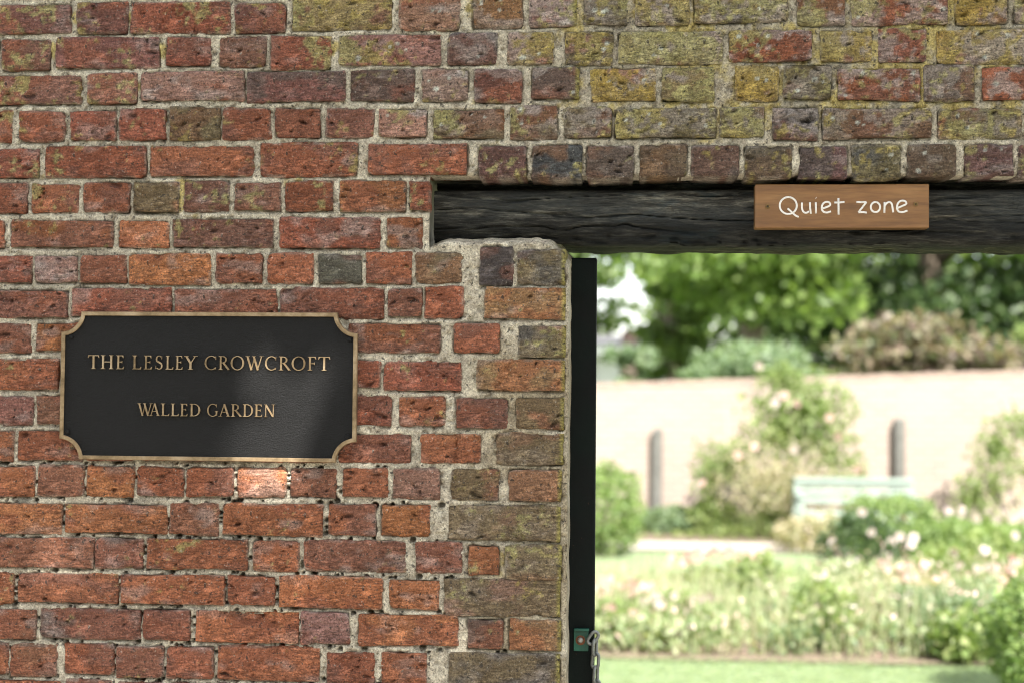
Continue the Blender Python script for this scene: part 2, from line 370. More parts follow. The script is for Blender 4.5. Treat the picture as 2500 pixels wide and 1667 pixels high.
def make_brick(x0, z0, x1, z1, code, seed):
    x0 -= .0006; z0 -= .0007; z1 += .0007
    if abs(x1 - JX) > .02: x1 += .0006
    w = x1 - x0; h = z1 - z0; st = 0.0033
    nx = max(8, int(w / st)); nz = max(6, int(h / st))
    u = np.linspace(0, 1, nx + 1); v = np.linspace(0, 1, nz + 1)
    U, Vv = np.meshgrid(u, v, indexing='ij')
    X = x0 + U * w; Z = z0 + Vv * h
    # no brick is a true rectangle: each corner wanders
    rq = random.Random(seed + 1); q = lambda: rq.uniform(-.0024, .0024)
    ce = [(q(), q()) for _ in range(4)]
    if abs(x1 - JX) < .02: ce[1] = (0, ce[1][1]); ce[3] = (0, ce[3][1])
    X = X + ce[0][0] * (1 - U) * (1 - Vv) + ce[1][0] * U * (1 - Vv) + ce[2][0] * (1 - U) * Vv + ce[3][0] * U * Vv
    Z = Z + ce[0][1] * (1 - U) * (1 - Vv) + ce[1][1] * U * (1 - Vv) + ce[2][1] * (1 - U) * Vv + ce[3][1] * U * Vv
    bow = rq.uniform(-.0022, .0022); Z = Z + bow * (1 - (2 * U - 1) ** 2) * (2 * Vv - 1)
    # uneven outline
    eX = 0.0030 * fbm(Z * 60, (U > .5) * 9.5 + seed, 11, 5) ; eZ = 0.0030 * fbm(X * 40, (Vv > .5) * 9.5 + seed * 1.7, 12, 5)
    X = X + eX * np.abs(2 * U - 1) ** 3; Z = Z + eZ * np.abs(2 * Vv - 1) ** 3
    dX = np.minimum(X - x0, x1 - X); dZ = np.minimum(Z - z0, z1 - Z)
    rd = random.Random(seed)
    rr = 0.0035 + 0.0035 * rd.random()
    endj = abs(x1 - JX) < 0.02                          # a brick at the arris of the pier
    # rounded worn corners: pull corners in
    cr = [.0035 * (1.0 + 3.5 * rd.random() ** 4) for _ in range(4)]
    for k, (cx, cz) in enumerate(((x0, z0), (x1, z0), (x1, z1), (x0, z1))):
        if endj and cx == x1: continue
        q = cr[k]; ix = cx + (q if cx == x0 else -q); iz = cz + (q if cz == z0 else -q)
        ax = (X - ix) * (-1 if cx == x0 else 1); az = (Z - iz) * (-1 if cz == z0 else 1)
        msk = (ax > 0) & (az > 0); L_ = np.hypot(ax, az) + 1e-9
        f = np.where(msk & (np.maximum(ax, az) > 0), np.maximum(ax, az) / L_, 1.0)
        X = np.where(msk, ix + (X - ix) * f, X); Z = np.where(msk, iz + (Z - iz) * f, Z)
    d = np.minimum(dX, dZ) if not endj else np.minimum(np.minimum(X - x0, dZ), np.maximum(x1 - X, 0) + 0.002)
    t = np.clip(1 - d / rr, 0, 1)
    proud = -0.0022 + 0.0022 * rd.uniform(-1, 1)
    Y = proud + rr * (1 - np.sqrt(np.clip(1 - t * t, 0, 1))) * 0.8
    tilt = rd.uniform(-.004, .004); Y = Y + tilt * (U - .5)
    Y = Y + 0.0016 * fbm(X * 18, Z * 26, seed) + 0.0008 * fbm(X * 120, Z * 160, seed + 3, 2)
    for _ in range(rd.choice([0, 0, 1, 1, 2])):          # chipped edges
        px = rd.uniform(x0 + .01, x1 - .01); top = rd.random() < .5; wd_ = rd.uniform(.006, .016); dp = rd.uniform(.003, .008)
        dz_ = (z1 - Z) if top else (Z - z0)
        g = np.exp(-((X - px) / wd_) ** 2) * sm(dp * 1.4, 0, dz_ + .002 * fbm(X * 200, Z * 200, seed + 2))
        Y = Y + .009 * g
    # creases of the hand moulded clay
    amt = 0.0022 + 0.0034 * rd.random()
    n = fbm(X * 13 + seed, Z * 42 + 6 * fbm(X * 7, Z * 9, seed + 5), seed + 7, 3)
    Y = Y + amt * np.clip(1 - np.abs(n) * 7, 0, 1) * sm(-.25, .25, fbm(X * 12, Z * 14, seed + 9))
    n2 = fbm(X * 30 + 4 * fbm(X * 20, Z * 20, seed + 4), Z * 90, seed + 17, 2)
    Y = Y + 0.0024 * np.clip(1 - np.abs(n2) * 5, 0, 1) * sm(-.4, .2, fbm(X * 15, Z * 15, seed + 6))
    pit_shade = np.zeros_like(X)
    for _ in range(rd.choice([0, 1, 1, 2, 3, 4])):
        px, pz = rd.uniform(x0 + .008, x1 - .008), rd.uniform(z0 + .006, z1 - .006); pr = rd.uniform(.0014, .0042) if rd.random() < .85 else rd.uniform(.004, .0065)
        g = np.clip(1 - (np.hypot((X - px) / rd.uniform(.9, 3.0), Z - pz + rd.uniform(-.5, .5) * (X - px)) + .0015 * fbm(X * 250, Z * 250, seed)) / pr, 0, 1)
        Y = Y + 0.008 * np.sqrt(g); pit_shade = np.maximum(pit_shade, g)
    if 'b' in code:                                     # the face broken away along a ragged line
        line = z1 - .012 - .03 * sm(x0 + .03, x1, X) + .008 * fbm(X * 40, X * 0, 3)
        Y = Y + 0.016 * sm(-.004, .004, Z - line) * sm(x0 + .04, x0 + .06, X)
    # colour of the clay
    p = PAL[code[0]].copy()
    p = p * (1 + 0.16 * rd.uniform(-1, 1)) * np.array([1, 1 + .07 * rd.uniform(-1, 1), 1 + .1 * rd.uniform(-1, 1)])
    if z0 < 1.46 and x0 < -.3 and code[0] in 'ROP': p = p * .72 + PAL['O'] * .28
    hdr = code[0] in 'PD' and 2.0 < z0 < 2.1 and x0 > -.35
    if hdr: p = p * np.array((.66, .80, .92))
    col = np.ones(X.shape + (3,)) * p
    low = fbm(X * 9 + seed, Z * 16, seed + 21, 3); hi = fbm(X * 40, Z * 60, seed + 22, 3)
    col *= (1 + 0.22 * low + 0.16 * hi)[..., None]
    sec = {'R': 'P', 'O': 'R', 'P': 'R' if rd.random() < .75 else 'D', 'D': 'P', 'K': 'R', 'G': 'B', 'B': 'G', 'T': 'O', 'Y': 'B' if rd.random() < .5 else 'K'}[code[0]]
    k = sm(.0, .25, fbm(X * 13, Z * 19, seed + 31)) * (.85 if code[0] in 'YGB' else .65)
    if hdr: sec = rd.choice(['D', 'P', 'B', 'D'])
    if code[0] in 'YG': sec = rd.choice(['P', 'R', 'B', 'K', 'D'])
    col = col * (1 - k[..., None]) + PAL[sec] * k[..., None]
    lf = lichen_field(X, Z)
    # pale bloom of lime and salts
    bl = sm(.18, .5, fbm(X * 16, Z * 28, seed + 41)) * (0.16 + .24 * rd.random() + (.25 if 'K' in code else 0) + .45 * sm(.2, .6, lf))
    cx_ = sm(.02, .22, fbm(X * 17 + 3, Z * 23, seed + 45) + .35 * fbm(X * 90, Z * 90, seed + 46, 2)) * sm(.35, .6, lf) * .62; bl = np.maximum(bl, cx_)
    if 'd' in code and code[0] == 'K': bl = np.clip(bl + .3, 0, 1)
    col = col * (1 - bl[..., None]) + np.array((.46, .40, .36)) * bl[..., None]
    if 'g' in code or 'G' in code:
        k = (.30 + .3 * fbm(X * 14, Z * 14, seed + 51))[..., None]; col = col * (1 - k) + np.array((.17, .15, .08) if z0 > 1.85 else (.26, .20, .125)) * k
    if 't' in code: col = col * .7 + .3 * np.array((.34, .25, .15))
    if 'd' in code and code[0] == 'G':
        k = sm(-.1, .4, fbm(X * 18, Z * 25, seed + 52))[..., None] * .6; col = col * (1 - k) + np.array((.11, .115, .125)) * k
    if 'r' in code:
        k = sm(.05, .25, fbm(X * 14, Z * 20, seed + 53))[..., None] * .8; col = col * (1 - k) + PAL['R'] * k
    am = {'Y': .66, 'G': .26, 'B': .10}.get(code[0], .0) + (.50 if 'y' in code[1:] else 0) + .35 * lf
    if z0 < 1.85: am = am - .30 + (.12 if x0 > -.33 else 0)
    if 'y' in code[1:]: am = am * (sm(.75, .35, U) if code in ('Ky', 'By') else sm(.35, .75, U) if x0 < -.5 else sm(.7, .4, U))
    ln = fbm(X * 13 + 5, Z * 17, seed + 61) * .6 + .55 * fbm(X * 90, Z * 90, seed + 62, 3)
    k = np.clip(sm(.52, .98, am * .88 + ln * 1.5 + .14), 0, .80)[..., None]
    lc = LICH_O if 'o' in code[1:] else LICH_G
    mixo = sm(-.2, .5, fbm(X * 10, Z * 10, seed + 63))[..., None]
    lcol = lc * (1 - .55 * mixo) + (LICH_O if lc is LICH_G else LICH_G) * .55 * mixo
    col = col * (1 - k) + lcol * (1 + .25 * hi[..., None]) * k
    if lf.mean() > .3:                                  # round crusts of white lichen
        for _ in range(rd.choice([0, 1, 2, 3, 4])):
            px, pz = rd.uniform(x0 + .01, x1 - .01), rd.uniform(z0 + .008, z1 - .008); g = sm(1.15, .75, (np.hypot(X - px, Z - pz) + .001 * vn(X * 400, Z * 400, seed)) / rd.uniform(.0028, .0055))[..., None] * .8
            col = col * (1 - g) + np.array((.58, .60, .52)) * g
    col *= (1 - .55 * sm(0, .5, pit_shade))[..., None]  # pits also darkened in the colour, standing in for shade inside them
    e = sm(.0035, 0, d) * .5 * sm(-.2, .3, fbm(X * 50, Z * 50, seed + 71))    # mortar smeared on the edges
    col = col * (1 - e[..., None]) + np.array((.42, .38, .31)) * e[..., None]
    if endj:
        k = (sm(x1 - .011, x1 - .003, X) * .8)[..., None]; col = col * (1 - k) + np.array((.34, .30, .085)) * k
    # skirt running back into the wall
    V = np.stack([X, Y, Z], -1).reshape(-1, 3); Cc = col.reshape(-1, 3)
    I = np.arange((nx + 1) * (nz + 1)).reshape(nx + 1, nz + 1)
    F = np.stack([I[:-1, :-1], I[1:, :-1], I[1:, 1:], I[:-1, 1:]], -1).reshape(-1, 4)
    per = np.concatenate([I[:-1, 0], I[-1, :-1], I[1:, -1][::-1], I[0, 1:][::-1]])
    B = V[per].copy(); B[:, 1] = .028
    if z0 < 2.05 and z0 > 1.98 and x1 > LX: B[:, 1] = .10
    if endj:
        B[:, 1] = .028; B[B[:, 0] > x1 - .004, 1] = .11
    n0 = len(V); m = len(per); V = np.vstack([V, B]); Cc = np.vstack([Cc, Cc[per]])
    a = np.arange(m); b = (a + 1) % m
    F = np.vstack([F, np.stack([per[a], n0 + a, n0 + b, per[b]], -1)])
    # weld is not needed; the origin goes to the brick's own centre
    c = np.array([(x0 + x1) / 2, 0, (z0 + z1) / 2])
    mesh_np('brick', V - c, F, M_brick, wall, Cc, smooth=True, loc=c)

allb = [b for r in BRICKS for b in r]
for i, b in enumerate(allb):
    make_brick(*b, 100 + i * 13)

# ---- mortar: one relief per stretch of wall, wrapping round the arrises
def mortar_sheet(x0, x1, z0, z1, wrap):
    st = 0.003
    xs = np.arange(x0, x1 + st / 2, st); zs = np.arange(z0, z1 + st / 2, st)
    X, Z = np.meshgrid(xs, zs, indexing='ij')
    S = np.full(X.shape, 9.0)
    for bx0, bz0, bx1, bz1, _ in allb:
        i0, i1 = np.searchsorted(xs, [bx0 - .04, bx1 + .04]); j0, j1 = np.searchsorted(zs, [bz0 - .04, bz1 + .04])
        if i1 <= i0 or j1 <= j0: continue
        x = X[i0:i1, j0:j1]; z = Z[i0:i1, j0:j1]; q = .004
        dx = np.abs(x - (bx0 + bx1) / 2) - (bx1 - bx0) / 2 + q; dz = np.abs(z - (bz0 + bz1) / 2) - (bz1 - bz0) / 2 + q
        s = np.hypot(np.maximum(dx, 0), np.maximum(dz, 0)) + np.minimum(np.maximum(dx, dz), 0) - q
        S[i0:i1, j0:j1] = np.minimum(S[i0:i1, j0:j1], s)
    left = sm(-.50, -.8, X)
    Un = np.zeros(X.shape)
    for bx0, bz0, bx1, bz1, _ in allb:
        i0, i1 = np.searchsorted(xs, [bx0 + .001, bx1 - .001]); j0, j1 = np.searchsorted(zs, [bz0 - .0075, bz0 + .004])
        if i1 > i0 and j1 > j0:
            zz = Z[i0:i1, j0:j1]; Un[i0:i1, j0:j1] = np.maximum(Un[i0:i1, j0:j1], sm(bz0 - .0070, bz0 - .0015, zz))
    Y = .0026 + .0065 * Un * sm(-.45, .15, fbm(X * 9, Z * 9, 208)) - .0014 * sm(.006, .018, S) + .0016 * fbm(X * 40, Z * 40, 201) + .0011 * fbm(X * 150, Z * 150, 202, 3)
    Y += .0012 * left
    crv = sm(.0030, .0005, S) * sm(.0, .4, fbm(X * 22, Z * 30, 203)); Y += .006 * crv
    pit = sm(.30, .5, fbm(X * 95, Z * 95, 204, 2)); Y += .0045 * pit
    # mason bee holes along the joints low on the left
    hole = np.zeros_like(X); rd = random.Random(9)
    rowsz = [(np.mean([b[1] for b in BRICKS[i - 1] if b[2] < -.4]) + np.mean([b[3] for b in BRICKS[i] if b[2] < -.4])) / 2 for i in range(13, 20)]
    pts = []
    for kk, zj in enumerate(rowsz):
        x = -1.38
        while x < -.50 + .05 * kk:
            x += rd.choice([.010, .014, .022, .035, .05, .08, .12]); pts.append((x, zj + rd.uniform(-.004, .004), rd.choice([.002, .0026, .0032, .004, .0055])))
    for i in range(12, 20):
        r_ = BRICKS[i]
        for a, b in zip(r_, r_[1:]):
            if a[2] < -.55 and b[0] - a[2] < .016 and i >= 13:
                for q in range(rd.randint(1, 4)):
                    pts.append(((a[2] + b[0]) / 2, rd.uniform(a[1], a[3]), rd.uniform(.0024, .004)))
    for px, pz, pr in pts:
        i0, i1 = np.searchsorted(xs, [px - .012, px + .012]); j0, j1 = np.searchsorted(zs, [pz - .012, pz + .012])
        if i1 > i0 and j1 > j0:
            g = sm(pr * 1.25, pr * .7, np.hypot((X[i0:i1, j0:j1] - px) / 1.25, Z[i0:i1, j0:j1] - pz))
            hole[i0:i1, j0:j1] = np.maximum(hole[i0:i1, j0:j1], g)
    Y += .022 * hole
    inside = sm(-.001, -.004, S); Y += .010 * inside
    # colour
    c1 = np.array((.50, .45, .345)); col = np.ones(X.shape + (3,)) * c1
    col *= (1 + .16 * fbm(X * 12, Z * 14, 211) + .26 * fbm(X * 70, Z * 70, 212, 3))[..., None]
    k = (sm(-.35, .1, X) * sm(2.06, 2.2, Z) * .55 + .25 * sm(.0, .4, fbm(X * 5, Z * 7, 213)))[..., None]
    col = col * (1 - k) + np.array((.25, .22, .16)) * k
    k = (sm(-.36, -.24, X) * sm(1.75, 1.65, Z) * sm(-.5, .1, fbm(X * 8, Z * 8, 214)) * .62)[..., None]
    col = col * (1 - k) + np.array((.27, .215, .125)) * k
    lf = lichen_field(X, Z)
    for px, pz, pr, am in LSPOTS:
        lf = np.maximum(lf, am * np.exp(-(((X - px) ** 2 + ((Z - pz) * .8) ** 2) / pr ** 2)))
    k = np.clip(sm(.62, 1.0, lf + .5 * fbm(X * 18, Z * 18, 215) + .25 * fbm(X * 80, Z * 80, 216, 2)), 0, .85)[..., None]
    col = col * (1 - k) + (LICH_O * .55 + LICH_G * .45) * k
    soot = (sm(.25, .55, fbm(X * 30, Z * 44, 217)) * (.25 + .35 * left) * sm(1.9, 1.4, Z))[..., None]
    col = col * (1 - soot) + np.array((.06, .06, .05)) * soot
    # wrapping at free edges: what sticks out past an edge is bent back into the wall
    X0, Z0 = X.copy(), Z.copy(); rb = .009
    def bend(e):                                        # e: distance past (edge - rb); returns (kept, back)
        a = np.clip(e / rb, 0, math.pi / 2)
        return np.where(e > 0, np.minimum(rb * np.sin(a), rb), e), np.where(e > 0, rb * (1 - np.cos(a)) + np.maximum(e - rb * math.pi / 2, 0), 0)
    if 'jamb' in wrap:
        ed = JX + .0025 * fbm(Z * 16, Z * 0, 221); kx, by = bend(X - (ed - rb)); X = ed - rb + kx; Y = Y + by
    if 'ledge' in wrap:
        ed = ledge(np.minimum(X, JX)); kz, by = bend(Z - (ed - rb)); Z = ed - rb + kz + .25 * np.maximum(by - .01, 0); Y = Y + by
    if 'soffit' in wrap:
        ed = soffit(X); kz, by = bend((ed + rb) - Z); Z = ed + rb - kz; Y = Y + by
    if 'pocket' in wrap:
        inp = sm(1.895, 1.905, Z) * sm(2.045, 2.035, Z)
        kx, by = bend(X - (LX - rb)); X = X * (1 - inp) + (LX - rb + kx) * inp; Y = Y + by * inp
    V = np.stack([X, Y, Z], -1).reshape(-1, 3)
    I = np.arange(X.size).reshape(X.shape)
    F = np.stack([I[:-1, :-1], I[1:, :-1], I[1:, 1:], I[:-1, 1:]], -1).reshape(-1, 4)
    keep = (S > -.0065)
    fk = keep[:-1, :-1] | keep[1:, :-1] | keep[1:, 1:] | keep[:-1, 1:]
    F = F[fk.ravel()]
    used = np.unique(F); rem = np.full(len(V), -1); rem[used] = np.arange(len(used))
    return V[used], rem[F], col.reshape(-1, 3)[used]

LSPOTS = [(-1.166, 2.385, .022, 1.2), (-1.050, 2.385, .022, 1.1), (-1.212, 2.31, .020, 1.1), (-.975, 2.31, .02, 1.0), (-.605, 2.315, .025, 1.2),
          (-1.027, 2.235, .016, 1.0), (-.935, 2.025, .032, 1.3), (-.935, 1.985, .022, 1.1), (-.70, 2.265, .03, .8), (-.45, 2.385, .03, .9), (-.80, 2.35, .04, .7),
          (-1.235, 2.04, .018, .8), (-1.055, 2.0, .016, .7), (-.30, 1.45, .03, .6), (-.25, 1.25, .04, .7), (-.90, 1.96, .03, .6), (-1.2, 2.16, .04, .6), (-.7, 2.03, .04, .7)]
Vs = []; Fs = []; Cs = []; off = 0
for args in ((-1.41, LX, .90, 2.4315, ('pocket',)), (LX, .885, 1.98, 2.4315, ('soffit',)), (LX, .02, .90, 2.02, ('jamb', 'ledge'))):
    v, f, c = mortar_sheet(*args); Vs.append(v); Fs.append(f + off); Cs.append(c); off += len(v)
mesh_np('mortar', np.vstack(Vs), np.vstack(Fs), M_mortar, wall, np.vstack(Cs), smooth=True)
m_core = simple('rubble_core', (.36, .32, .25), 0.95, 0, .2, 30, (60, .7, .01))
core = MB()
core.box(-4.2, .035, 0, -.455, .335, 2.86).box(-.455, .036, 2.075, 4.2, .334, 2.86).box(-.455, .10, 2.052, 1.20, .30, 2.075)
core.box(-.455, .02, 1.87, -.4115, .333, 2.0745)
core.box(-.455, .036, 0, -.150, .334, 1.855).box(1.06, .036, 0, 4.2, .334, 1.90).box(1.33, .036, 1.90, 4.2, .334, 2.075)
core.build('core', m_core, wall)

# ---- brickwork outside the frame, joined
FV = []; FF = []; FC = []
def far_brick(x0, z0, x1, z1, ya=-.002, yb=.035):
    n = len(FV)
    j = [random.uniform(-.002, .002) for _ in range(5)]; b = .005
    FV.extend([(x0, yb, z0), (x1, yb, z0), (x1, yb, z1), (x0, yb, z1),
               (x0 + j[0], ya + b, z0), (x1 + j[1], ya + b, z0), (x1 + j[1], ya + b, z1), (x0 + j[0], ya + b, z1),
               (x0 + b, ya + j[2], z0 + b), (x1 - b, ya + j[2], z0 + b), (x1 - b, ya + j[2], z1 - b), (x0 + b, ya + j[2], z1 - b)])
    for a in (0, 4):
        for k in range(4): FF.append((n + a + k, n + a + (k + 1) % 4, n + a + 4 + (k + 1) % 4, n + a + 4 + k))
    FF.append((n + 8, n + 9, n + 10, n + 11))
    c = PAL[random.choice('YGBBPRYG' if x0 > .85 and z0 > 2.1 else 'RRRPPOKB')] * random.uniform(.8, 1.1); FC.extend([c] * 12)
def far_course(z, xa, xb):
    x = xa + random.uniform(-.1, 0)
    while x < xb - .03:
        w = random.choice([.103, .103, .215]); e = min(x + w, xb)
        if e - max(x, xa) > .03: far_brick(max(x, xa), z, e, z + .064)
        x += w + .011
z = .005
while z < 2.80:
    inview = .90 < z < 2.425
    if inview:
        far_course(z, -4.2, -1.42)
        if z > 2.06: far_course(z, .905, 4.2)
        else: far_course(z, 1.06 if z < 1.83 else 1.34, 4.2)
    elif z < .90:
        far_course(z, -4.2, JX - .004); far_course(z, 1.06, 4.2)
    elif z > 2.425: far_course(z, -4.2, 4.2)
    z += .075
x = -4.2
while x < 4.2:
    far_brick(x, 2.865, x + .068, 2.97, -.025, .36); x += .078
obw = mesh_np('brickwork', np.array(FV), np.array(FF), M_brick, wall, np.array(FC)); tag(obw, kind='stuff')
mb = MB().box(-4.2, .012, 0, -1.41, .034, 2.86).box(.885, .012, 2.055, 4.2, .034, 2.86).box(-1.41, .012, 2.43, .885, .034, 2.86)
mb.box(-1.41, .012, 0, -.117, .034, .902).box(1.062, .012, 0, 4.2, .034, 1.9).box(-4.2, -.01, 2.855, 4.2, .345, 2.86)
mb.build('pointing', m_core, wall)

# ================================================================== TIMBER OVER THE OPENING
def timber():
    m, N, L, P = new_mat('weathered_black_oak')
    g1 = noise(N, L, 60, 9, .76, (.19, 1, 1.5)); g2 = noise(N, L, 170, 5, .75, (.12, 1, 2.4)); pt = noise(N, L, 6, 5, .7, (.5, 1, 1.8))
    c = ramp(N, L, g1, [(.36, (.006, .006, .005)), (.47, (.017, .016, .014)), (.56, (.052, .050, .043)), (.66, (.135, .128, .110))])
    c = mixc(N, L, ramp(N, L, pt, [(.42, 0.), (.62, .85)]), c, (.016, .018, .019))
    bl = noise(N, L, 7, 4, .7, (.6, 1, 1.5))
    c = mixc(N, L, ramp(N, L, bl, [(.60, 0.), (.72, .55)]), c, (.022, .040, .050))
    at = N.new('ShaderNodeAttribute'); at.attribute_name = 'col'
    c = mixc(N, L, 1., c, at.outputs['Color'], 'MULTIPLY')
    c = mixc(N, L, 1., c, ramp(N, L, g2, [(.3, .6), (.7, 1.35)]), 'MULTIPLY')
    L.new(c, P.inputs['Base Color']); P.inputs['Roughness'].default_value = .85; P.inputs['Specular IOR Level'].default_value = .2
    bump(N, L, P, [(g1, 1., .012), (g2, 1., .006)])
    xs = np.arange(-.400, 1.33, .0035)
    # profile (y, z) from the top back edge round the front to the bottom back edge
    pr = []
    zt, zb, yf, yb, r1, r2 = 2.040, 1.912, .046, .245, .012, .022
    for y in np.linspace(yb, yf + .040, 5): pr.append((y, zt))
    for zz in np.linspace(zt, zt - .020, 5)[1:]: pr.append((yf + .040, zz))
    for y in np.linspace(yf + .036, yf + r1, 4): pr.append((y, zt - .020))
    for a in np.linspace(0, math.pi / 2, 5)[1:]: pr.append((yf + r1 - r1 * math.sin(a), zt - .020 - r1 + r1 * math.cos(a)))
    for zz in np.linspace(zt - .020 - r1, zb + r2, 34)[1:]: pr.append((yf, zz))
    for a in np.linspace(0, math.pi / 2, 7)[1:]: pr.append((yf + r2 - r2 * math.cos(a), zb + r2 - r2 * math.sin(a)))
    for y in np.linspace(yf + r2, yb, 14)[1:]: pr.append((y, zb))
    pr = np.array(pr); n = len(pr)
    s = np.concatenate([[0], np.cumsum(np.hypot(*np.diff(pr, axis=0).T))])
    X, S_ = np.meshgrid(xs, s, indexing='ij')
    Yp = np.tile(pr[:, 0], (len(xs), 1)); Zp = np.tile(pr[:, 1], (len(xs), 1))
    fr = sm(yb, yf + .02, Yp)
    wv = .0035 * fbm(X * 3, X * 0, 301) ; low = sm(1.97, 1.91, Zp)
    Zp = Zp + wv * fr + low * .006 * fbm(X * 22, Yp * 30, 302, 5) + .0055 * sm(-.2, -.02, X) * low * -1
    G_ = fbm(X * 6, S_ * 60, 303, 4); crk = np.clip(1 - np.abs(fbm(X * 2.6 + 3, S_ * 55 + 1.3 * fbm(X * 5, S_ * 12, 305), 304, 3)) * 9, 0, 1) * sm(-.6, .0, fbm(X * 3, S_ * 9, 309))
    Y2 = Yp + fr * (.0040 * G_ + -1 * crk * -.0120 + .006 * fbm(X * 3.5, S_ * 9, 306))
    Y2 += .006 * sm(.02, .06, np.abs(Zp - 1.975)) * fr * .6
    V = np.stack([X, Y2, Zp], -1).reshape(-1, 3)
    I = np.arange(X.size).reshape(X.shape)
    F = np.stack([I[:-1, :-1], I[:-1, 1:], I[1:, 1:], I[1:, :-1]], -1).reshape(-1, 4)
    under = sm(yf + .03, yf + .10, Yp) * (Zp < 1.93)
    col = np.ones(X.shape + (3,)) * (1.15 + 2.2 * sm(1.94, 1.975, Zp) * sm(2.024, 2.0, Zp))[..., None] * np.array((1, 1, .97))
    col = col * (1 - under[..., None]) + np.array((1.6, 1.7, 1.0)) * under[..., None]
    caps = []
    o = mesh_np('timber_beam', V, F, m, None, col.reshape(-1, 3), smooth=True)
    return o
beam = timber()
tag(beam, 'blackened cracked oak beam spanning the top of the garden opening', 'beam')

# ================================================================== SIGN ON THE BEAM
M_sign = None
def sign_wood():
    m, N, L, P = new_mat('oiled_oak')
    w = noise(N, L, 14, 5, .6, (.35, 1, 2.4)); f = noise(N, L, 160, 3, .6, (.09, 1, 1))
    mp = noise(N, L, 5, 2, .5, (.6, 1, 1.6))
    c = ramp(N, L, w, [(.3, (.120, .054, .017)), (.5, (.18, .085, .027)), (.7, (.23, .12, .043))])
    c = mixc(N, L, 1., c, ramp(N, L, f, [(.3, .72), (.6, 1.08)]), 'MULTIPLY')
    c = mixc(N, L, 1., c, ramp(N, L, mp, [(.3, .85), (.7, 1.15)]), 'MULTIPLY')
    L.new(c, P.inputs['Base Color']); P.inputs['Roughness'].default_value = .5
    bump(N, L, P, [(f, .35, .001)])
    return m
M_oak = sign_wood(); M_white = simple('white_paint', (.62, .60, .56), .6, 0, .12, 300, (500, .4, .001))
M_brass = simple('dull_brass', (.20, .13, .05), .4, .8, .3, 300)
M_dark = simple('dark_hole', (.02, .015, .01), .8)
sgn = empty('wooden_sign', (.4395, .010, 1.936), 'small oiled oak board reading Quiet zone in white, screwed to the black beam', 'sign')
def sp(px, py):                                         # sign drawing grid to metres on the board
    return ((px - 1124) / 1860 * .348, .09 - (py - 203) / 475 * .09)
bd = MB().box(-.174, 0, 0, .174, .034, .0895, .0016); bd.build('board', M_oak, sgn)
Q = lambda cx, cy, rx, ry, a0, a1, n=18: [(cx + rx * math.cos(R(a0 + (a1 - a0) * i / n)), cy - ry * math.sin(R(a0 + (a1 - a0) * i / n))) for i in range(n + 1)]
GL = [[Q(550, 437, 93, 92, 80, 440), [(542, 468), (570, 492), (598, 520), (628, 545), (662, 560)]],
      [[(697, 405), (696, 450), (702, 490), (722, 514), (750, 516), (772, 500)], [(783, 402), (784, 460), (793, 527)]],
      [[(845, 402), (847, 462), (848, 522)], [(846, 353), (850, 357)]],
      [[(912, 472), (960, 455), (1000, 437), (1000, 415), (980, 398), (948, 398), (920, 418), (908, 452), (912, 488), (935, 510), (970, 514), (1008, 500)]],
      [[(1088, 358), (1089, 450), (1090, 535)], [(1044, 405), (1095, 405), (1152, 400)]],
      [[(1280, 400), (1330, 402), (1386, 400), (1345, 455), (1302, 511), (1345, 508), (1390, 514)]],
      [Q(1483, 455, 50, 55, 80, 440)],
      [[(1581, 400), (1580, 460), (1578, 517)], [(1580, 445), (1600, 412), (1632, 398), (1656, 416), (1664, 455), (1672, 512)]],
      [[(1716, 465), (1765, 445), (1815, 422), (1808, 398), (1782, 385), (1748, 388), (1722, 412), (1710, 450), (1716, 488), (1740, 510), (1780, 510), (1822, 492)]]]
def smooth_pts(p, it=2):
    for _ in range(it):
        q = [p[0]]
        for a, b in zip(p, p[1:]): q += [(a[0] * .75 + b[0] * .25, a[1] * .75 + b[1] * .25), (a[0] * .25 + b[0] * .75, a[1] * .25 + b[1] * .75)]
        p = q + [p[-1]]
    return p
for g in GL:
    b = MB()
    for k, stroke in enumerate(g):
        zig = g is GL[5]
        pts = stroke if zig or len(stroke) < 4 else smooth_pts(stroke, 1)
        P3 = [(sp(*q)[0], -.0002 - .0002 * k, sp(*q)[1]) for q in pts]
        if zig:
            for a in range(0, len(P3) - 1): b.tube([P3[a], P3[a + 1]], .0020, 8, True, .35)
        else: b.tube(P3, .0020, 8, True, .35)
    b.build('letter', M_white, sgn, smooth=True)
for px, py in ((328, 447), (1912, 424)):
    x, z = sp(px, py)
    s_ = MB().ring((x, -.0004, z), .0037, .0037, .0011, 18, 6).build('screw', M_brass, sgn, smooth=True)
    MB().dome((x, .0008, z), .0034, .0016, 14, 3).build('screw_head', M_brass, s_)
    MB().box(x - .0022, -.0012, z - .0005, x + .0022, .0005, z + .0005).box(x - .0005, -.0013, z - .0022, x + .0005, .0005, z + .0022).build('slot', M_dark, s_)

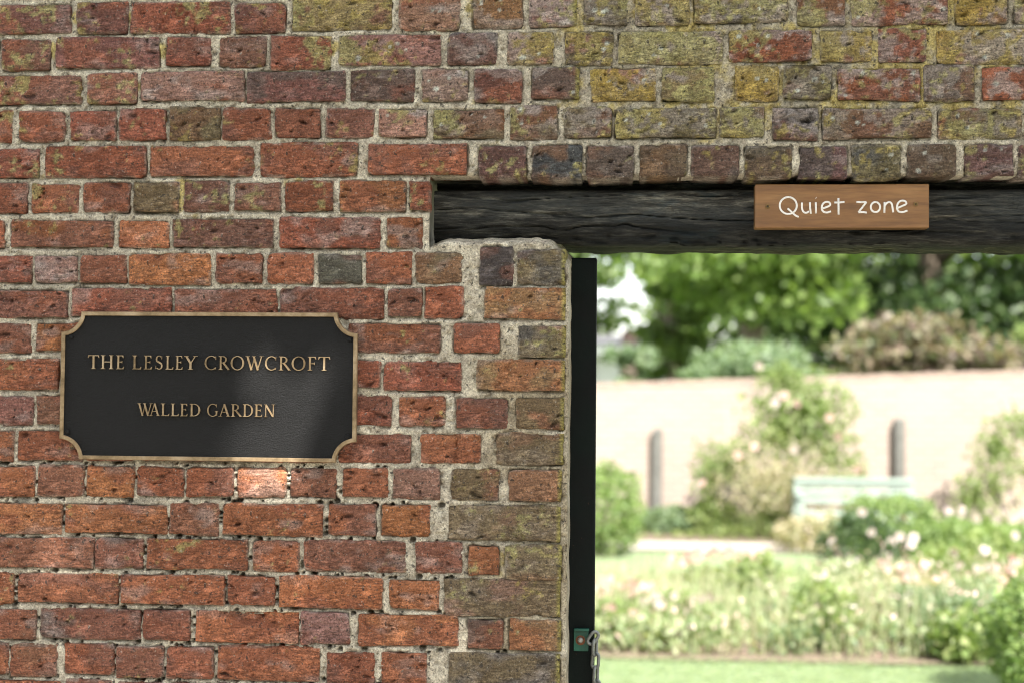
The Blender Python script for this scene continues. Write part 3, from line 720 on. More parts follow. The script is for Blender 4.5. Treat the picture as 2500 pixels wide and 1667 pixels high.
# ================================================================== PLAQUE
def plate_mat():
    m, N, L, P = new_mat('stippled_black')
    P.inputs['Base Color'].default_value = (.005, .005, .005, 1); P.inputs['Roughness'].default_value = .42; P.inputs['Specular IOR Level'].default_value = .2
    n = noise(N, L, 420, 3, .8, (.5, 1, 1.3)); n2 = noise(N, L, 230, 4, .85, (.6, 1, 1.2))
    L.new(ramp(N, L, n2, [(.4, .36), (.65, .6)]), P.inputs['Roughness'])
    bump(N, L, P, [(n, 1., .0035), (n2, .9, .003)])
    return m
M_plate = plate_mat()
def bronze():
    m, N, L, P = new_mat('satin_bronze')
    n = noise(N, L, 26, 7, .72)
    L.new(ramp(N, L, n, [(.34, (.15, .105, .055)), (.5, (.27, .195, .11)), (.66, (.40, .31, .20))]), P.inputs['Base Color'])
    P.inputs['Metallic'].default_value = .7; P.inputs['Roughness'].default_value = .5
    bump(N, L, P, [(noise(N, L, 300, 3, .6, (.1, 1, 1)), .2, .0005)])
    return m
M_bronze = bronze()
plq = empty('name_plaque', (-.8610, 0, 1.6045), 'black plaque with bronze rim and scooped corners reading THE LESLEY CROWCROFT WALLED GARDEN', 'plaque')
def scoop(hw, hh, r, inset, n=12):
    pts = []
    for cx, cz, a0 in ((hw, hh, 270), (hw, -hh, 180), (-hw, -hh, 90), (-hw, hh, 0)):
        # walk clockwise from the top right corner; arc centred on the corner
        pass
    hw2, hh2, rr = hw - inset, hh - inset, r + inset
    # arcs keep the centre of the outer corner
    def arc(cx, cz, a0, a1):
        return [(cx + rr * math.cos(R(a0 + (a1 - a0) * i / n)), cz + rr * math.sin(R(a0 + (a1 - a0) * i / n))) for i in range(n + 1)]
    # limit angle so that the arc ends on the straight edges
    d = math.degrees(math.asin(min(1, inset / rr)))
    pts += arc(hw, hh, 180 + d, 270 - d)
    pts += arc(hw, -hh, 90 + d, 180 - d)
    pts += arc(-hw, -hh, 0 + d, 90 - d)
    pts += arc(-hw, hh, 270 + d, 360 - d)
    return pts
PW, PH = .314, .154
yP = -.0175
inner = scoop(PW, PH, .0425, .0088); outer = scoop(PW, PH, .0425, 0)
b = MB().prism(inner, yP + .0030, yP + .0105); b.build('plate', M_plate, plq)
# rim: profile swept between outline curves
b = MB(); levels = [(0.0005, yP + .0115), (0., yP + .002), (.0012, yP), (.0078, yP), (.0088, yP + .0012), (.0089, yP + .0050)]
n = len(outer)
for ins, y in levels:
    for p in scoop(PW, PH, .0425, ins): b.v.append((p[0], y, p[1]))
for k in range(len(levels) - 1):
    for i in range(n): b.f.append((k * n + i, k * n + (i + 1) % n, (k + 1) * n + (i + 1) % n, (k + 1) * n + i))
b.build('rim', M_bronze, plq)
MB().prism(scoop(PW, PH, .0425, .0010), yP + .0106, yP + .0160).build('backing', M_dark, plq)
for sx, sz in ((-.2925, .101), (.2975, .0985), (-.2965, -.0965), (.2955, -.1005)):
    MB().dome((sx, yP + .003, sz), .0052, .0036, 16, 5).build('screw', M_plate, plq, smooth=True)

# letterforms: thick and thin strokes with bracketed serifs, cap height 1
TH, TN, SF = .125, .055, .05
def bar(x0, z0, x1, z1, w): 
    dx, dz = x1 - x0, z1 - z0; L_ = math.hypot(dx, dz); nx_, nz_ = -dz / L_ * w / 2, dx / L_ * w / 2
    return [(x0 + nx_, z0 + nz_), (x0 - nx_, z0 - nz_), (x1 - nx_, z1 - nz_), (x1 + nx_, z1 + nz_)]
def serif(x, z, w=.30): 
    s = 1 if z < .5 else -1
    return [(x - w / 2, z), (x + w / 2, z), (x + w / 2, z + s * .028), (x + .09, z + s * .045), (x + .065, z + s * .085), (x - .065, z + s * .085), (x - .09, z + s * .045), (x - w / 2, z + s * .028)]
def bowl(cx, cz, rx, rz, a0, a1, wt=TH, wn_=TN, n=22):
    """crescent stroke, thick where it runs upright"""
    o, i = [], []
    for k in range(n + 1):
        a = R(a0 + (a1 - a0) * k / n); w = wn_ + (wt - wn_) * abs(math.cos(a)) ** 1.5
        o.append((cx + rx * math.cos(a), cz + rz * math.sin(a))); i.append((cx + (rx - w) * math.cos(a), cz + (rz - min(w, TN * 1.2)) * math.sin(a)))
    return ('strip', o, i)
def stem(x, z0=0, z1=1, s0=True, s1=True):
    r = [bar(x, z0 + .02, x, z1 - .02, TH)]
    if s0: r.append(serif(x, 0))
    if s1: r.append(serif(x, 1))
    return r
def tick(x, z, h): return [(x, z), (x - .05, z), (x - .05, z + h), (x - .02, z + h)]
def arm(x0, x1, z, up=0):
    r = [bar(x0, z, x1, z, TN)]
    if up: r.append([(x1, z - TN / 2 * (1 if up > 0 else -1)), (x1 + .03, z + up * .16), (x1 - .005, z + up * .16), (x1 - .10, z)])
    return r
def glyph(c):
    if c == 'T': return stem(.38, s1=False) + arm(.38, .04, .972) + arm(.38, .72, .972) + [[(0.0, .80), (.03, .80), (.10, .95), (.03, 1.)], [(.76, .80), (.73, .80), (.66, .95), (.73, 1.)]]
    if c == 'H': return stem(.15) + stem(.72) + [bar(.15, .52, .72, .52, TN)]
    if c == 'E': return stem(.15) + arm(.15, .52, .972, -1) + arm(.15, .44, .52, 0) + arm(.15, .56, .028, 1) + [bar(.44, .43, .44, .61, .03)]
    if c == 'F': return stem(.15) + arm(.15, .54, .972, -1) + arm(.15, .45, .50, 0) + [bar(.45, .41, .45, .59, .03)]
    if c == 'L': return stem(.15) + arm(.15, .58, .028, 1)
    if c == 'D': return stem(.15) + [bowl(.30, .5, .48, .5, -90, 90), bar(.15, .973, .32, .973, TN), bar(.15, .027, .32, .027, TN)]
    if c == 'O': return [bowl(.46, .5, .46, .515, 0, 360, n=36)]
    if c == 'C': return [bowl(.48, .5, .47, .515, 48, 312, n=30), bar(.79, .72, .80, .98, .035), bar(.79, .04, .80, .20, .03)]
    if c == 'G': return [bowl(.48, .5, .47, .515, 48, 318, n=30), bar(.79, .74, .80, .98, .035), bar(.80, .08, .80, .42, TH * .95), serif(.80, .43 + .0, .26)[:0] or bar(.66, .43, .93, .43, .04)]
    if c == 'S': return [bowl(.29, .755, .25, .25, 40, 215, TH * .9), bowl(.30, .255, .27, .26, 40 - 180, 40, TH * .9), bar(.10, .62, .50, .40, TH * .95), bar(.50, .74, .51, .96, .03), bar(.045, .04, .05, .28, .03)]
    if c == 'R': return stem(.15) + [bowl(.30, .745, .30, .25, -90, 90, TH * .9), bar(.15, .972, .32, .972, TN), bar(.15, .508, .34, .508, TN), bar(.36, .50, .74, .03, TH), bar(.66, .02, .84, .02, .035)]
    if c == 'Y': return [bar(.38, .02, .38, .46, TH), serif(.38, 0), bar(.40, .42, .12, .98, TH), bar(.38, .42, .66, .98, TN), bar(.0, .982, .26, .982, .034), bar(.54, .982, .80, .982, .034)]
    if c == 'W': return [bar(.40, .0, .12, .98, TH), bar(.38, .0, .60, .90, TN), bar(.82, .0, .54, .98, TH), bar(.80, .0, 1.06, .98, TN), bar(.0, .982, .26, .982, .034), bar(.44, .982, .66, .982, .034), bar(.94, .982, 1.18, .982, .034)]
    if c == 'A': return [bar(.40, .98, .12, .02, TN), bar(.40, 1.0, .70, .02, TH), bar(.20, .36, .60, .36, TN * .9), bar(.0, .018, .25, .018, .034), bar(.56, .018, .84, .018, .034)]
    if c == 'N': return [bar(.15, .02, .15, .98, TN), bar(.15, .97, .74, .03, TH), bar(.76, .0, .76, .98, TN), bar(.03, .018, .28, .018, .034), bar(.02, .982, .22, .982, .034), bar(.64, .982, .90, .982, .034)]
GW = {'T': .76, 'H': .87, 'E': .60, 'F': .58, 'L': .62, 'D': .78, 'O': .92, 'C': .84, 'G': .93, 'S': .58, 'R': .84, 'Y': .80, 'W': 1.18, 'A': .84, 'N': .90}
def letter(c, xa, xb, zbase, hgt):
    b = MB(); sx = (xb - xa) / GW[c]; k = 0
    for g in glyph(c):
        if not g: continue
        yf = yP + .0004 - .00006 * k; k += 1; yb = yP + .0040
        if isinstance(g, tuple):
            _, o, i = g; n = len(o)
            tr = lambda p: (xa + p[0] * sx, zbase + p[1] * hgt)
            vs = [(tr(p)[0], y, tr(p)[1]) for y in (yf, yb) for q in (o, i) for p in q]
            fs = []
            for t in range(n - 1):
                fs += [(t, t + 1, n + t + 1, n + t), (t, 2 * n + t, 2 * n + t + 1, t + 1), (n + t, n + t + 1, 3 * n + t + 1, 3 * n + t)]
            b.add(vs, fs)
        else:
            b.prism([(xa + p[0] * sx, zbase + p[1] * hgt) for p in g], yf, yb)
    b.build('letter', M_bronze, plq)
ZP = .281e-3
for c, a, e in zip('THELESLEYCROWCROFT', (252, 352, 470, 592, 680, 766, 845, 920, 985, 1138, 1245, 1335, 1447, 1592, 1697, 1792, 1912, 1990), (340, 448, 530, 662, 742, 822, 905, 975, 1085, 1228, 1330, 1436, 1580, 1678, 1785, 1895, 1975, 2078)):
    letter(c, (a - 1162) * ZP, (e - 1162) * ZP, .0350, .0285)
for c, a, e in zip('WALLEDGARDEN', (638, 728, 815, 890, 962, 1032, 1163, 1250, 1345, 1432, 1520, 1590), (752, 808, 880, 952, 1018, 1112, 1246, 1338, 1425, 1508, 1578, 1672)):
    letter(c, (a - 1162) * ZP, (e - 1162) * ZP, -.0615, .0258)

# ================================================================== GATE POST, BRACKET, CHAIN
def post_mat():
    m, N, L, P = new_mat('black_green_paint')
    n = noise(N, L, 60, 5, .7); n2 = noise(N, L, 8, 3)
    c = mixc(N, L, ramp(N, L, n, [(.66, 0.), (.72, .8)]), (.004, .0055, .0052), (.07, .04, .025))
    c = mixc(N, L, ramp(N, L, n2, [(.4, 0.), (.6, .6)]), c, (.003, .008, .0065))
    L.new(c, P.inputs['Base Color']); P.inputs['Roughness'].default_value = .6; P.inputs['Specular IOR Level'].default_value = .12
    bump(N, L, P, [(n, .4, .002)])
    return m
M_post = post_mat()
gp = empty('gate_post', (-.0845, .165, 0), 'black square steel gate post standing against the end of the brick wall', 'post')
MB().box(-.036, -.025, 0, .0255, .025, 1.887, .002).build('tube', M_post, gp)
M_green = simple('green_enamel', (.008, .085, .055), .38, 0, .3, 50, (90, .15, .001))
M_rust = simple('rust', (.16, .065, .03), .85, .2, .4, 200, (300, .6, .001))
M_steel = simple('galvanised_steel', (.42, .42, .40), .42, .85, .3, 150, (200, .2, .001))
M_chain = simple('dull_zinc', (.17, .18, .17), .5, .6, .35, 120, (240, .4, .001))
b = MB().box(-.018, -.029, 1.050, .013, -.0252, 1.098, .0008).box(-.0165, -.040, 1.094, .0145, -.029, 1.0985, .0006)
br = b.build('bracket', M_green, gp)
MB().dome((-.0035, -.0292, 1.0730), .0105, .0012, 20, 2).build('washer', M_rust, br)
bt = MB(); bt.dome((-.0040, -.0303, 1.0735), .0062, .0042, 16, 4).build('bolt', M_steel, br, smooth=True)
MB().ring((-.0040, -.0345, 1.0735), .0030, .0030, .0007, 14, 6).build('bolt_rim', M_steel, br, smooth=True)
chain = empty('chain', (-.058, .13, 1.09), 'dull grey steel chain hanging from the green bracket on the gate post', 'chain')
def link_obj(loc, rz, ry, L_=.040, Wd=.0225, r=.0036):
    pts = []
    h = (L_ - Wd) / 2; q = (Wd / 2 - r)
    path = [(q * math.cos(R(a)), h + q * math.sin(R(a))) for a in range(0, 181, 18)] + [(q * math.cos(R(a)), -h + q * math.sin(R(a))) for a in range(180, 361, 18)]
    b = MB(); n = len(path); m = 8
    for i, (x, z) in enumerate(path):
        p0 = path[i - 1]; p1 = path[(i + 1) % n]; tx, tz = p1[0] - p0[0], p1[1] - p0[1]; l = math.hypot(tx, tz); nx_, nz_ = tz / l, -tx / l
        for k in range(m):
            a = 2 * math.pi * k / m; b.v.append((x + nx_ * r * math.cos(a), r * math.sin(a), z + nz_ * r * math.cos(a)))
    b.f += [(i * m + k, i * m + (k + 1) % m, ((i + 1) % n) * m + (k + 1) % m, ((i + 1) % n) * m + k) for i in range(n) for k in range(m)]
    o = b.build('link', M_chain, chain, smooth=True); o.location = loc; o.rotation_euler = (0, ry, rz)
    return o
link_obj((-.0035, -.004, -.010), R(12), R(35), .036)
zc = -.030
for i in range(13):
    link_obj((.0005 + .0012 * i * (1 if i < 6 else .6) , -.002 + .002 * (i % 2), zc), R(62) if i % 2 == 0 else R(-28), R(4), .040)
    zc -= .0285

# ================================================================== THE GARDEN
def grass_mat(name, a, b, c_):
    m, N, L, P = new_mat(name)
    n = noise(N, L, 3, 5, .7); n2 = noise(N, L, 60, 3, .7)
    c = ramp(N, L, n, [(.3, a), (.5, b), (.7, c_)])
    c = mixc(N, L, 1., c, ramp(N, L, n2, [(.3, .75), (.7, 1.25)]), 'MULTIPLY')
    L.new(c, P.inputs['Base Color']); P.inputs['Roughness'].default_value = .85
    bump(N, L, P, [(n2, .8, .03)])
    return m
M_lawn = grass_mat('lawn_grass', (.135, .195, .085), (.16, .22, .105), (.19, .24, .13))
def sheet(name, x0, y0, x1, y1, z, mat, nx=1, ny=1, amp=0):
    xs = np.linspace(x0, x1, nx + 1); ys = np.linspace(y0, y1, ny + 1); X, Y = np.meshgrid(xs, ys, indexing='ij')
    Z = z + amp * fbm(X * .7, Y * .7, 5); V = np.stack([X, Y, Z], -1).reshape(-1, 3); I = np.arange(X.size).reshape(X.shape)
    F = np.stack([I[:-1, :-1], I[1:, :-1], I[1:, 1:], I[:-1, 1:]], -1).reshape(-1, 4)
    o = mesh_np(name, V, F, mat); tag(o, kind='structure'); return o
sheet('ground', -250, -250, 250, 250, -.02, M_lawn)
sheet('lawn', -9, .5, 13, 11.6, -.008, M_lawn, 60, 40, .012)
M_path = simple('pale_gravel', (.32, .28, .235), .95, 0, .2, 40, (80, .8, .01))
sheet('path', -9, 11.62, 13, 12.45, .012, M_path, 30, 4, .01)
sheet('forecourt', -9, -7.0, 6, .0, -.006, simple('worn_paving', (.30, .27, .22), .9, 0, .25, 12, (60, .7, .01)), 8, 8, 0)
M_soil = simple('garden_soil', (.15, .115, .08), .95, 0, .3, 20, (40, .9, .03))
sheet('soil_bed', -9, 12.5, 13, 14.0, .012, M_soil, 30, 4, .02)
sheet('border_bed', -2, 5.75, 7, 8.4, .012, M_soil, 30, 6, .02)

# ---- far wall, sunlit
def far_wall_mat():
    m, N, L, P = new_mat('sunlit_old_brick')
    tc = N.new('ShaderNodeTexCoord'); mp = N.new('ShaderNodeMapping'); mp.inputs['Rotation'].default_value = (R(90), 0, 0)
    L.new(tc.outputs['Object'], mp.inputs[0])
    b = N.new('ShaderNodeTexBrick'); L.new(mp.outputs[0], b.inputs[0])
    b.inputs['Color1'].default_value = (.185, .140, .117, 1); b.inputs['Color2'].default_value = (.228, .178, .150, 1); b.inputs['Mortar'].default_value = (.25, .215, .18, 1)
    b.inputs['Scale'].default_value = 1; b.inputs['Brick Width'].default_value = .225; b.inputs['Row Height'].default_value = .075; b.inputs['Mortar Size'].default_value = .012
    n = noise(N, L, 1.6, 6, .7)
    c = mixc(N, L, ramp(N, L, n, [(.35, 0.), (.7, .55)]), b.outputs[0], (.235, .195, .158))
    L.new(c, P.inputs['Base Color']); P.inputs['Roughness'].default_value = .9
    return m
fw = empty('far_garden_wall', (2, 14.1, 0), 'sunlit pale pink brick wall closing the far side of the garden', 'brick wall')
b = MB()                                                # its top climbs gently to the right
b.add([(-14, 0, 0), (14, 0, 0), (14, 0, 2.34), (-14, 0, 1.25), (-14, .3, 0), (14, .3, 0), (14, .3, 2.34), (-14, .3, 1.25)],
      [(0, 1, 2, 3), (4, 7, 6, 5), (0, 4, 5, 1), (3, 2, 6, 7), (0, 3, 7, 4), (1, 5, 6, 2)]).build('brickwork', far_wall_mat(), fw)
M_cop = simple('old_coping', (.21, .16, .13), .9, 0, .2, 6)
for i in range(56):
    x = -14 + i * .5; zz = 1.25 + (x + 14) / 28 * 1.09
    MB().box(x + .004, -.008, zz - .055, x + .496, .34, zz + .012, .006).build('coping_stone', M_cop, fw)

M_postw = simple('grey_timber', (.085, .085, .075), .85, 0, .3, 12, (40, .6, .01))
for X_, h_, lb in ((.405, 1.20, 'grey timber post against the far wall, left of the climbing rose'), (3.215, 1.35, 'taller grey timber post against the far wall, behind the pale green bench')):
    t = empty('timber_post', (X_, 14.035, 0), lb, 'post', 'grey posts along the far wall')
    MB().box(-.055, -.06, 0, .055, .06, h_ - .045, .006).build('shaft', M_postw, t)
    MB().add([(-.055, -.06, h_ - .045), (.055, -.06, h_ - .045), (.055, .06, h_ - .045), (-.055, .06, h_ - .045), (.02, 0, h_)], [(0, 1, 4), (1, 2, 4), (2, 3, 4), (3, 0, 4), (0, 3, 2, 1)]).build('cap', M_postw, t)

# ---- bench
M_mint = simple('pale_green_paint', (.17, .21, .18), .6, 0, .12, 15)
be = empty('garden_bench', (2.44, 12.15, 0), 'pale green slatted garden bench standing before the far wall', 'bench')
for k in range(3): MB().box(-.62, .30 + .012 * k, .44 + k * .085, .62, .322 + .012 * k, .505 + k * .085, .004).build('back_slat', M_mint, be)
for k in range(4): MB().box(-.62, -.14 + k * .105, .352, .62, -.05 + k * .105, .374, .004).build('seat_slat', M_mint, be)
for sx in (-.60, .60):
    MB().box(sx - .03, -.16, 0, sx + .03, -.10, .52, .004).build('leg', M_mint, be)
    MB().box(sx - .03, .325, 0, sx + .03, .375, .70, .004).build('leg', M_mint, be)
    MB().box(sx - .035, -.18, .521, sx + .035, .324, .546, .004).build('armrest', M_mint, be)
MB().box(-.62, .30, .665, .62, .345, .715, .004).build('top_rail', M_mint, be)
MB().box(-.57, -.145, .27, .57, -.115, .335, .004).build('apron', M_mint, be)

# ---- leaves
def leaf_mesh(name, P, size, mat, parent=None, droop=.3, rs=None, aspect=.55):
    """one bent diamond leaf per point"""
    rs = rs or rng
    n = len(P); d = rs.normal(size=(n, 3)); d[:, 2] -= droop; d /= np.linalg.norm(d, axis=1)[:, None]
    u = rs.normal(size=(n, 3)); u[:, 2] += .6; s = np.cross(d, u); s /= np.linalg.norm(s, axis=1)[:, None]; nn = np.cross(d, s)
    L_ = (size * rs.uniform(.65, 1.3, n))[:, None]; W_ = L_ * aspect
    a = P; t = P + d * L_; l = P + d * L_ * .45 + s * W_ * .5 + nn * L_ * .12; r = P + d * L_ * .45 - s * W_ * .5 + nn * L_ * .12
    V = np.stack([a, l, t, r], 1).reshape(-1, 3); I = np.arange(4 * n).reshape(n, 4)
    F = np.vstack([I[:, [0, 1, 2]], I[:, [0, 2, 3]]])
    return mesh_np(name, V, F, mat, parent)
def blob(n, c, r, shell=.35, rs=None, flatten=1.0):
    rs = rs or rng
    d = rs.normal(size=(n, 3)); d /= np.linalg.norm(d, axis=1)[:, None]
    k = 1 - shell * rs.random(n) ** 1.5
    k = k * (1 + .10 * np.sin(d[:, 0] * 7 + c[0]) * np.cos(d[:, 2] * 6 + c[1]) + .14 * vn(d[:, 0] * 4 + c[0], d[:, 2] * 4 + d[:, 1] * 3, int(abs(c[2]) * 100) + 3)) + (rs.random(n) < .04) * rs.random(n) * .22
    return np.array(c) + d * np.array(r) * k[:, None]
def crown_pts(n, c, r, lobes, seed, lr=(.30, .55)):
    rs = np.random.default_rng(seed); out = []
    for _ in range(lobes):
        d = rs.normal(size=3); d /= np.linalg.norm(d); rad = rs.uniform(*lr) * min(r)
        q = np.array(c) + d * np.array(r) * rs.uniform(.35, .85)
        out.append(blob(n // lobes, q, (rad * 1.45, rad * 1.2, rad * .42), .6, rs))
    return np.vstack(out)
M_bark = simple('bark', (.13, .10, .075), .9, 0, .3, 10, (25, .8, .03))
G_mid = foliage('leaf_green', [(.05, .10, .022), (.09, .15, .035), (.16, .22, .06), (.07, .12, .03)])
G_dark = foliage('leaf_dark', [(.022, .045, .014), (.04, .075, .022), (.065, .10, .03)], .3)
G_lite = foliage('leaf_light', [(.12, .18, .05), (.19, .25, .08), (.27, .31, .13)])
G_box = foliage('leaf_box', [(.07, .13, .03), (.14, .21, .055), (.20, .27, .08)], .35)
G_grey = foliage('leaf_grey', [(.10, .16, .08), (.16, .22, .12), (.22, .28, .16)])
G_pale = foliage('leaf_straw', [(.28, .34, .18), (.36, .39, .24), (.42, .36, .28), (.24, .31, .16)])
G_purp = foliage('leaf_purple', [(.05, .035, .03), (.18, .12, .10), (.34, .29, .20), (.10, .14, .05), (.26, .20, .16), (.05, .07, .025)])
G_pink = foliage('petal_pink', [(.56, .34, .35), (.58, .42, .41), (.52, .39, .35)], .3)
G_white = foliage('petal_white', [(.50, .42, .42), (.52, .47, .46), (.48, .36, .37)], .3)
G_beech = foliage('leaf_beech', [(.07, .12, .025), (.13, .20, .05), (.20, .27, .075), (.10, .16, .04)], .55)
G_straw = foliage('leaf_blossom', [(.36, .34, .22), (.46, .38, .30), (.30, .33, .18)])
def trunk(name_parent, base, top, r, limbs=5, mat=M_bark, seed=1, spread=1.0):
    rd = random.Random(seed); b = MB(); B, T = Vector(base), Vector(top)
    pts = [B.lerp(T, t) + Vector((rd.uniform(-.1, .1) * r * 4 * (t > 0), rd.uniform(-.1, .1) * r * 4 * (t > 0), 0)) for t in (0, .25, .5, .75, 1)]
    b.tube(pts, [r * 1.25, r, r * .85, r * .65, r * .3], 10)
    for k in range(limbs):
        s = B.lerp(T, rd.uniform(.45, .9)); a = rd.uniform(0, 6.28); e = s + Vector((math.cos(a) * spread, math.sin(a) * spread, spread * rd.uniform(.3, .9)))
        b.tube([s, s.lerp(e, .5) + Vector((0, 0, spread * .08)), e], [r * .45, r * .3, r * .1], 7)
    return b.build('trunk', mat, name_parent, smooth=True)
def tree(name, loc, h, rad, n, lobes, mat, seed, label, leaf=.14, cz=.62, cat='tree', group='trees beyond the far wall', vr=None):
    t = empty(name, loc, label, cat, group)
    vr = vr or h * (1 - cz) * 1.05
    trunk(t, (0, 0, 0), (0, 0, h * .8), .022 * h + .05, 6, seed=seed, spread=rad * .5)
    leaf_mesh('crown', crown_pts(n, (0, 0, h * cz), (rad, rad * .8, vr), lobes, seed), leaf, mat, t, .5, np.random.default_rng(seed), .75)
    return t
tree('beech_tree', (2.3, 23.5, 0), 9.0, 3.0, 36000, 60, G_beech, 11, 'big fresh green layered tree beyond the wall, left of the dark tree', .20, .62)
tree('yew_tree', (6.3, 26.5, 0), 11, 3.6, 24000, 40, G_dark, 12, 'dark evergreen tree behind the pinkish shrub beyond the wall', .20, .48)
tree('ash_tree', (11.2, 25, 0), 10, 3.0, 16000, 34, G_mid, 13, 'loose green tree beyond the wall at the far right of the opening', .19, .48)
tree('lime_tree', (-6.5, 27, 0), 9, 3.0, 12000, 30, G_mid, 61, 'broad green tree beyond the wall, left of the white house', .2, .52)
tree('lime_tree', (-12, 30, 0), 10, 3.4, 12000, 30, G_dark, 62, 'dark green tree beyond the wall, far to the left of the white house', .22, .5)
tree('maple_tree', (-2.0, 31, 0), 9.5, 2.6, 11000, 26, G_mid, 14, 'thin green tree with sky showing through, at the far left beyond the wall', .2, .5)
tree('garden_shrub', (1.9, 18.3, 0), 2.75, 1.2, 8000, 26, G_grey, 15, 'soft grey green shrub rising above the wall beside the white house', .11, .62, 'shrub', 'shrubs beyond the far wall')
tree('garden_shrub', (1.25, 19.5, 0), 2.1, .5, 3500, 12, G_lite, 25, 'small light green shrub above the wall under the white house windows', .10, .62, 'shrub', 'shrubs beyond the far wall')
tree('copper_shrub', (3.95, 17.8, 0), 3.05, .95, 3600, 18, G_purp, 16, 'copper pink shrub rising above the far wall in front of the dark tree', .13, .62, 'shrub', 'shrubs beyond the far wall')
tree('copper_shrub', (5.4, 18.4, 0), 2.6, 1.3, 4200, 20, G_purp, 17, 'lower copper shrub above the far wall at the right of the opening', .13, .62, 'shrub', 'shrubs beyond the far wall')
tree('pale_shrub', (5.55, 17.0, 0), 3.1, .45, 1600, 12, G_lite, 18, 'tall pale green shrub above the far wall at the right edge of the opening', .13, .62, 'shrub', 'shrubs beyond the far wall')

# ---- far-off wood closing the gaps
def wood():
    rs_ = np.random.default_rng(19); n = 30000
    X = rs_.uniform(.6, 22, n); Z = rs_.uniform(0, 1, n) * (7 + 2.5 * fbm(X * .35, X * 0, 4)); Y = rs_.normal(35, .8, n) + .25 * fbm(X * .8, Z * 1.2, 6) * 5
    o = leaf_mesh('woodland', np.stack([X, Y, Z], 1), .30, G_mid, None, .4, rs_, .8); tag(o, 'hazy green far-off wood behind the trees', 'wood', kind='stuff')
wood()
tree('garden_shrub', (.15, 21.5, 0), 2.7, .45, 900, 9, G_grey, 27, 'thin leafy shrub in front of the white house', .12, .72, 'shrub', 'shrubs beyond the far wall')
tree('garden_shrub', (3.2, 19.2, 0), 2.5, .8, 3500, 14, G_lite, 28, 'light green shrub above the wall between the grey green and the copper shrubs', .11, .62, 'shrub', 'shrubs beyond the far wall')

tree('birch_tree', (1.0, 26.3, 0), 5.6, 1.0, 9000, 26, G_beech, 29, 'slim green tree rising in front of the right end of the white house', .17, .58)
# ---- white house beyond the wall
M_render = simple('white_render', (.80, .79, .76), .8, 0, .05, 5); M_glass = simple('dark_window_glass', (.05, .06, .07), .1); M_slate = simple('grey_slate', (.12, .12, .13), .7, 0, .2, 8)
M_chim = simple('chimney_brick', (.30, .20, .16), .9, 0, .2, 8)
ho = empty('white_house', (-.4, 28, 0), 'white rendered house with dark windows showing between the trees beyond the wall', 'house')
MB().box(-3.5, 0, 0, 1.55, 6, 2.42).build('wall', M_render, ho)
rf = MB().add([(-3.8, -.35, 2.52), (1.85, -.35, 2.52), (1.85, 6.35, 2.52), (-3.8, 6.35, 2.52), (-2.6, 3, 2.95), (.6, 3, 2.95)], [(0, 1, 5, 4), (1, 2, 5), (2, 3, 4, 5), (3, 0, 4), (0, 3, 2, 1)]).build('roof', M_slate, ho)
MB().box(.35, .9, 2.5, .70, 1.3, 2.95).build('chimney', M_chim, rf)
MB().box(-3.85, -.42, 2.38, 1.9, -.352, 2.60).build('fascia', M_render, ho)
for x in (-2.6, -1.2, .25):
    w_ = MB().box(x, -.045, 1.0, x + 1.0, .0, 2.34).build('window', M_render, ho)
    MB().box(x + .06, -.055, 1.06, x + .48, -.046, 2.28).build('pane', M_glass, w_); MB().box(x + .54, -.055, 1.06, x + .94, -.046, 2.28).build('pane', M_glass, w_)

# ---- climbing rose on the far wall
G_bedl = foliage('leaf_rose', [(.12, .18, .05), (.19, .25, .09), (.27, .31, .14)])
cr = empty('climbing_rose', (1.62, 13.0, 0), 'tall airy climbing rose with pale pink blooms against the far wall', 'rose')
rs = np.random.default_rng(31)
pts = []
for c, r, n in (((.42, 0, 1.42), (.50, .26, .38), 1400), ((.10, 0, 1.12), (.50, .28, .30), 850), ((-.50, 0, .84), (.40, .24, .26), 600), ((.68, 0, .92), (.34, .24, .32), 420), ((.95, 0, .70), (.2, .2, .2), 120), ((-.1, 0, 1.5), (.25, .2, .2), 120),
                ((.20, 0, .60), (.55, .3, .30), 350), ((.1, 0, 1.78), (.26, .15, .16), 300), ((-.70, 0, .62), (.16, .15, .26), 150), ((.0, 0, .25), (.35, .25, .22), 350)):
    pts.append(blob(n, c, r, .9, rs))
leaf_mesh('foliage', np.vstack(pts), .08, G_bedl, cr, .3, rs)
leaf_mesh('seed_heads', np.vstack([blob(1100, (-.05, -.3, .70), (.70, .2, .50), .95, rs), blob(900, (.45, -.3, .55), (.7, .2, .42), .95, rs)]), .05, G_straw, cr, .1, rs)
b = MB(); rd = random.Random(3)
for k in range(16):
    a = rd.uniform(-.9, .9); b.tube([(rd.uniform(-.12, .12), 0, 0), (a * .45, rd.uniform(-.1, .1), .5), (a * .7 + .1, rd.uniform(-.1, .1), rd.uniform(.9, 1.5))], [.014, .009, .004], 5)
b.build('stems', simple('pale_stem', (.40, .36, .24), .8), cr)
FLM = {}
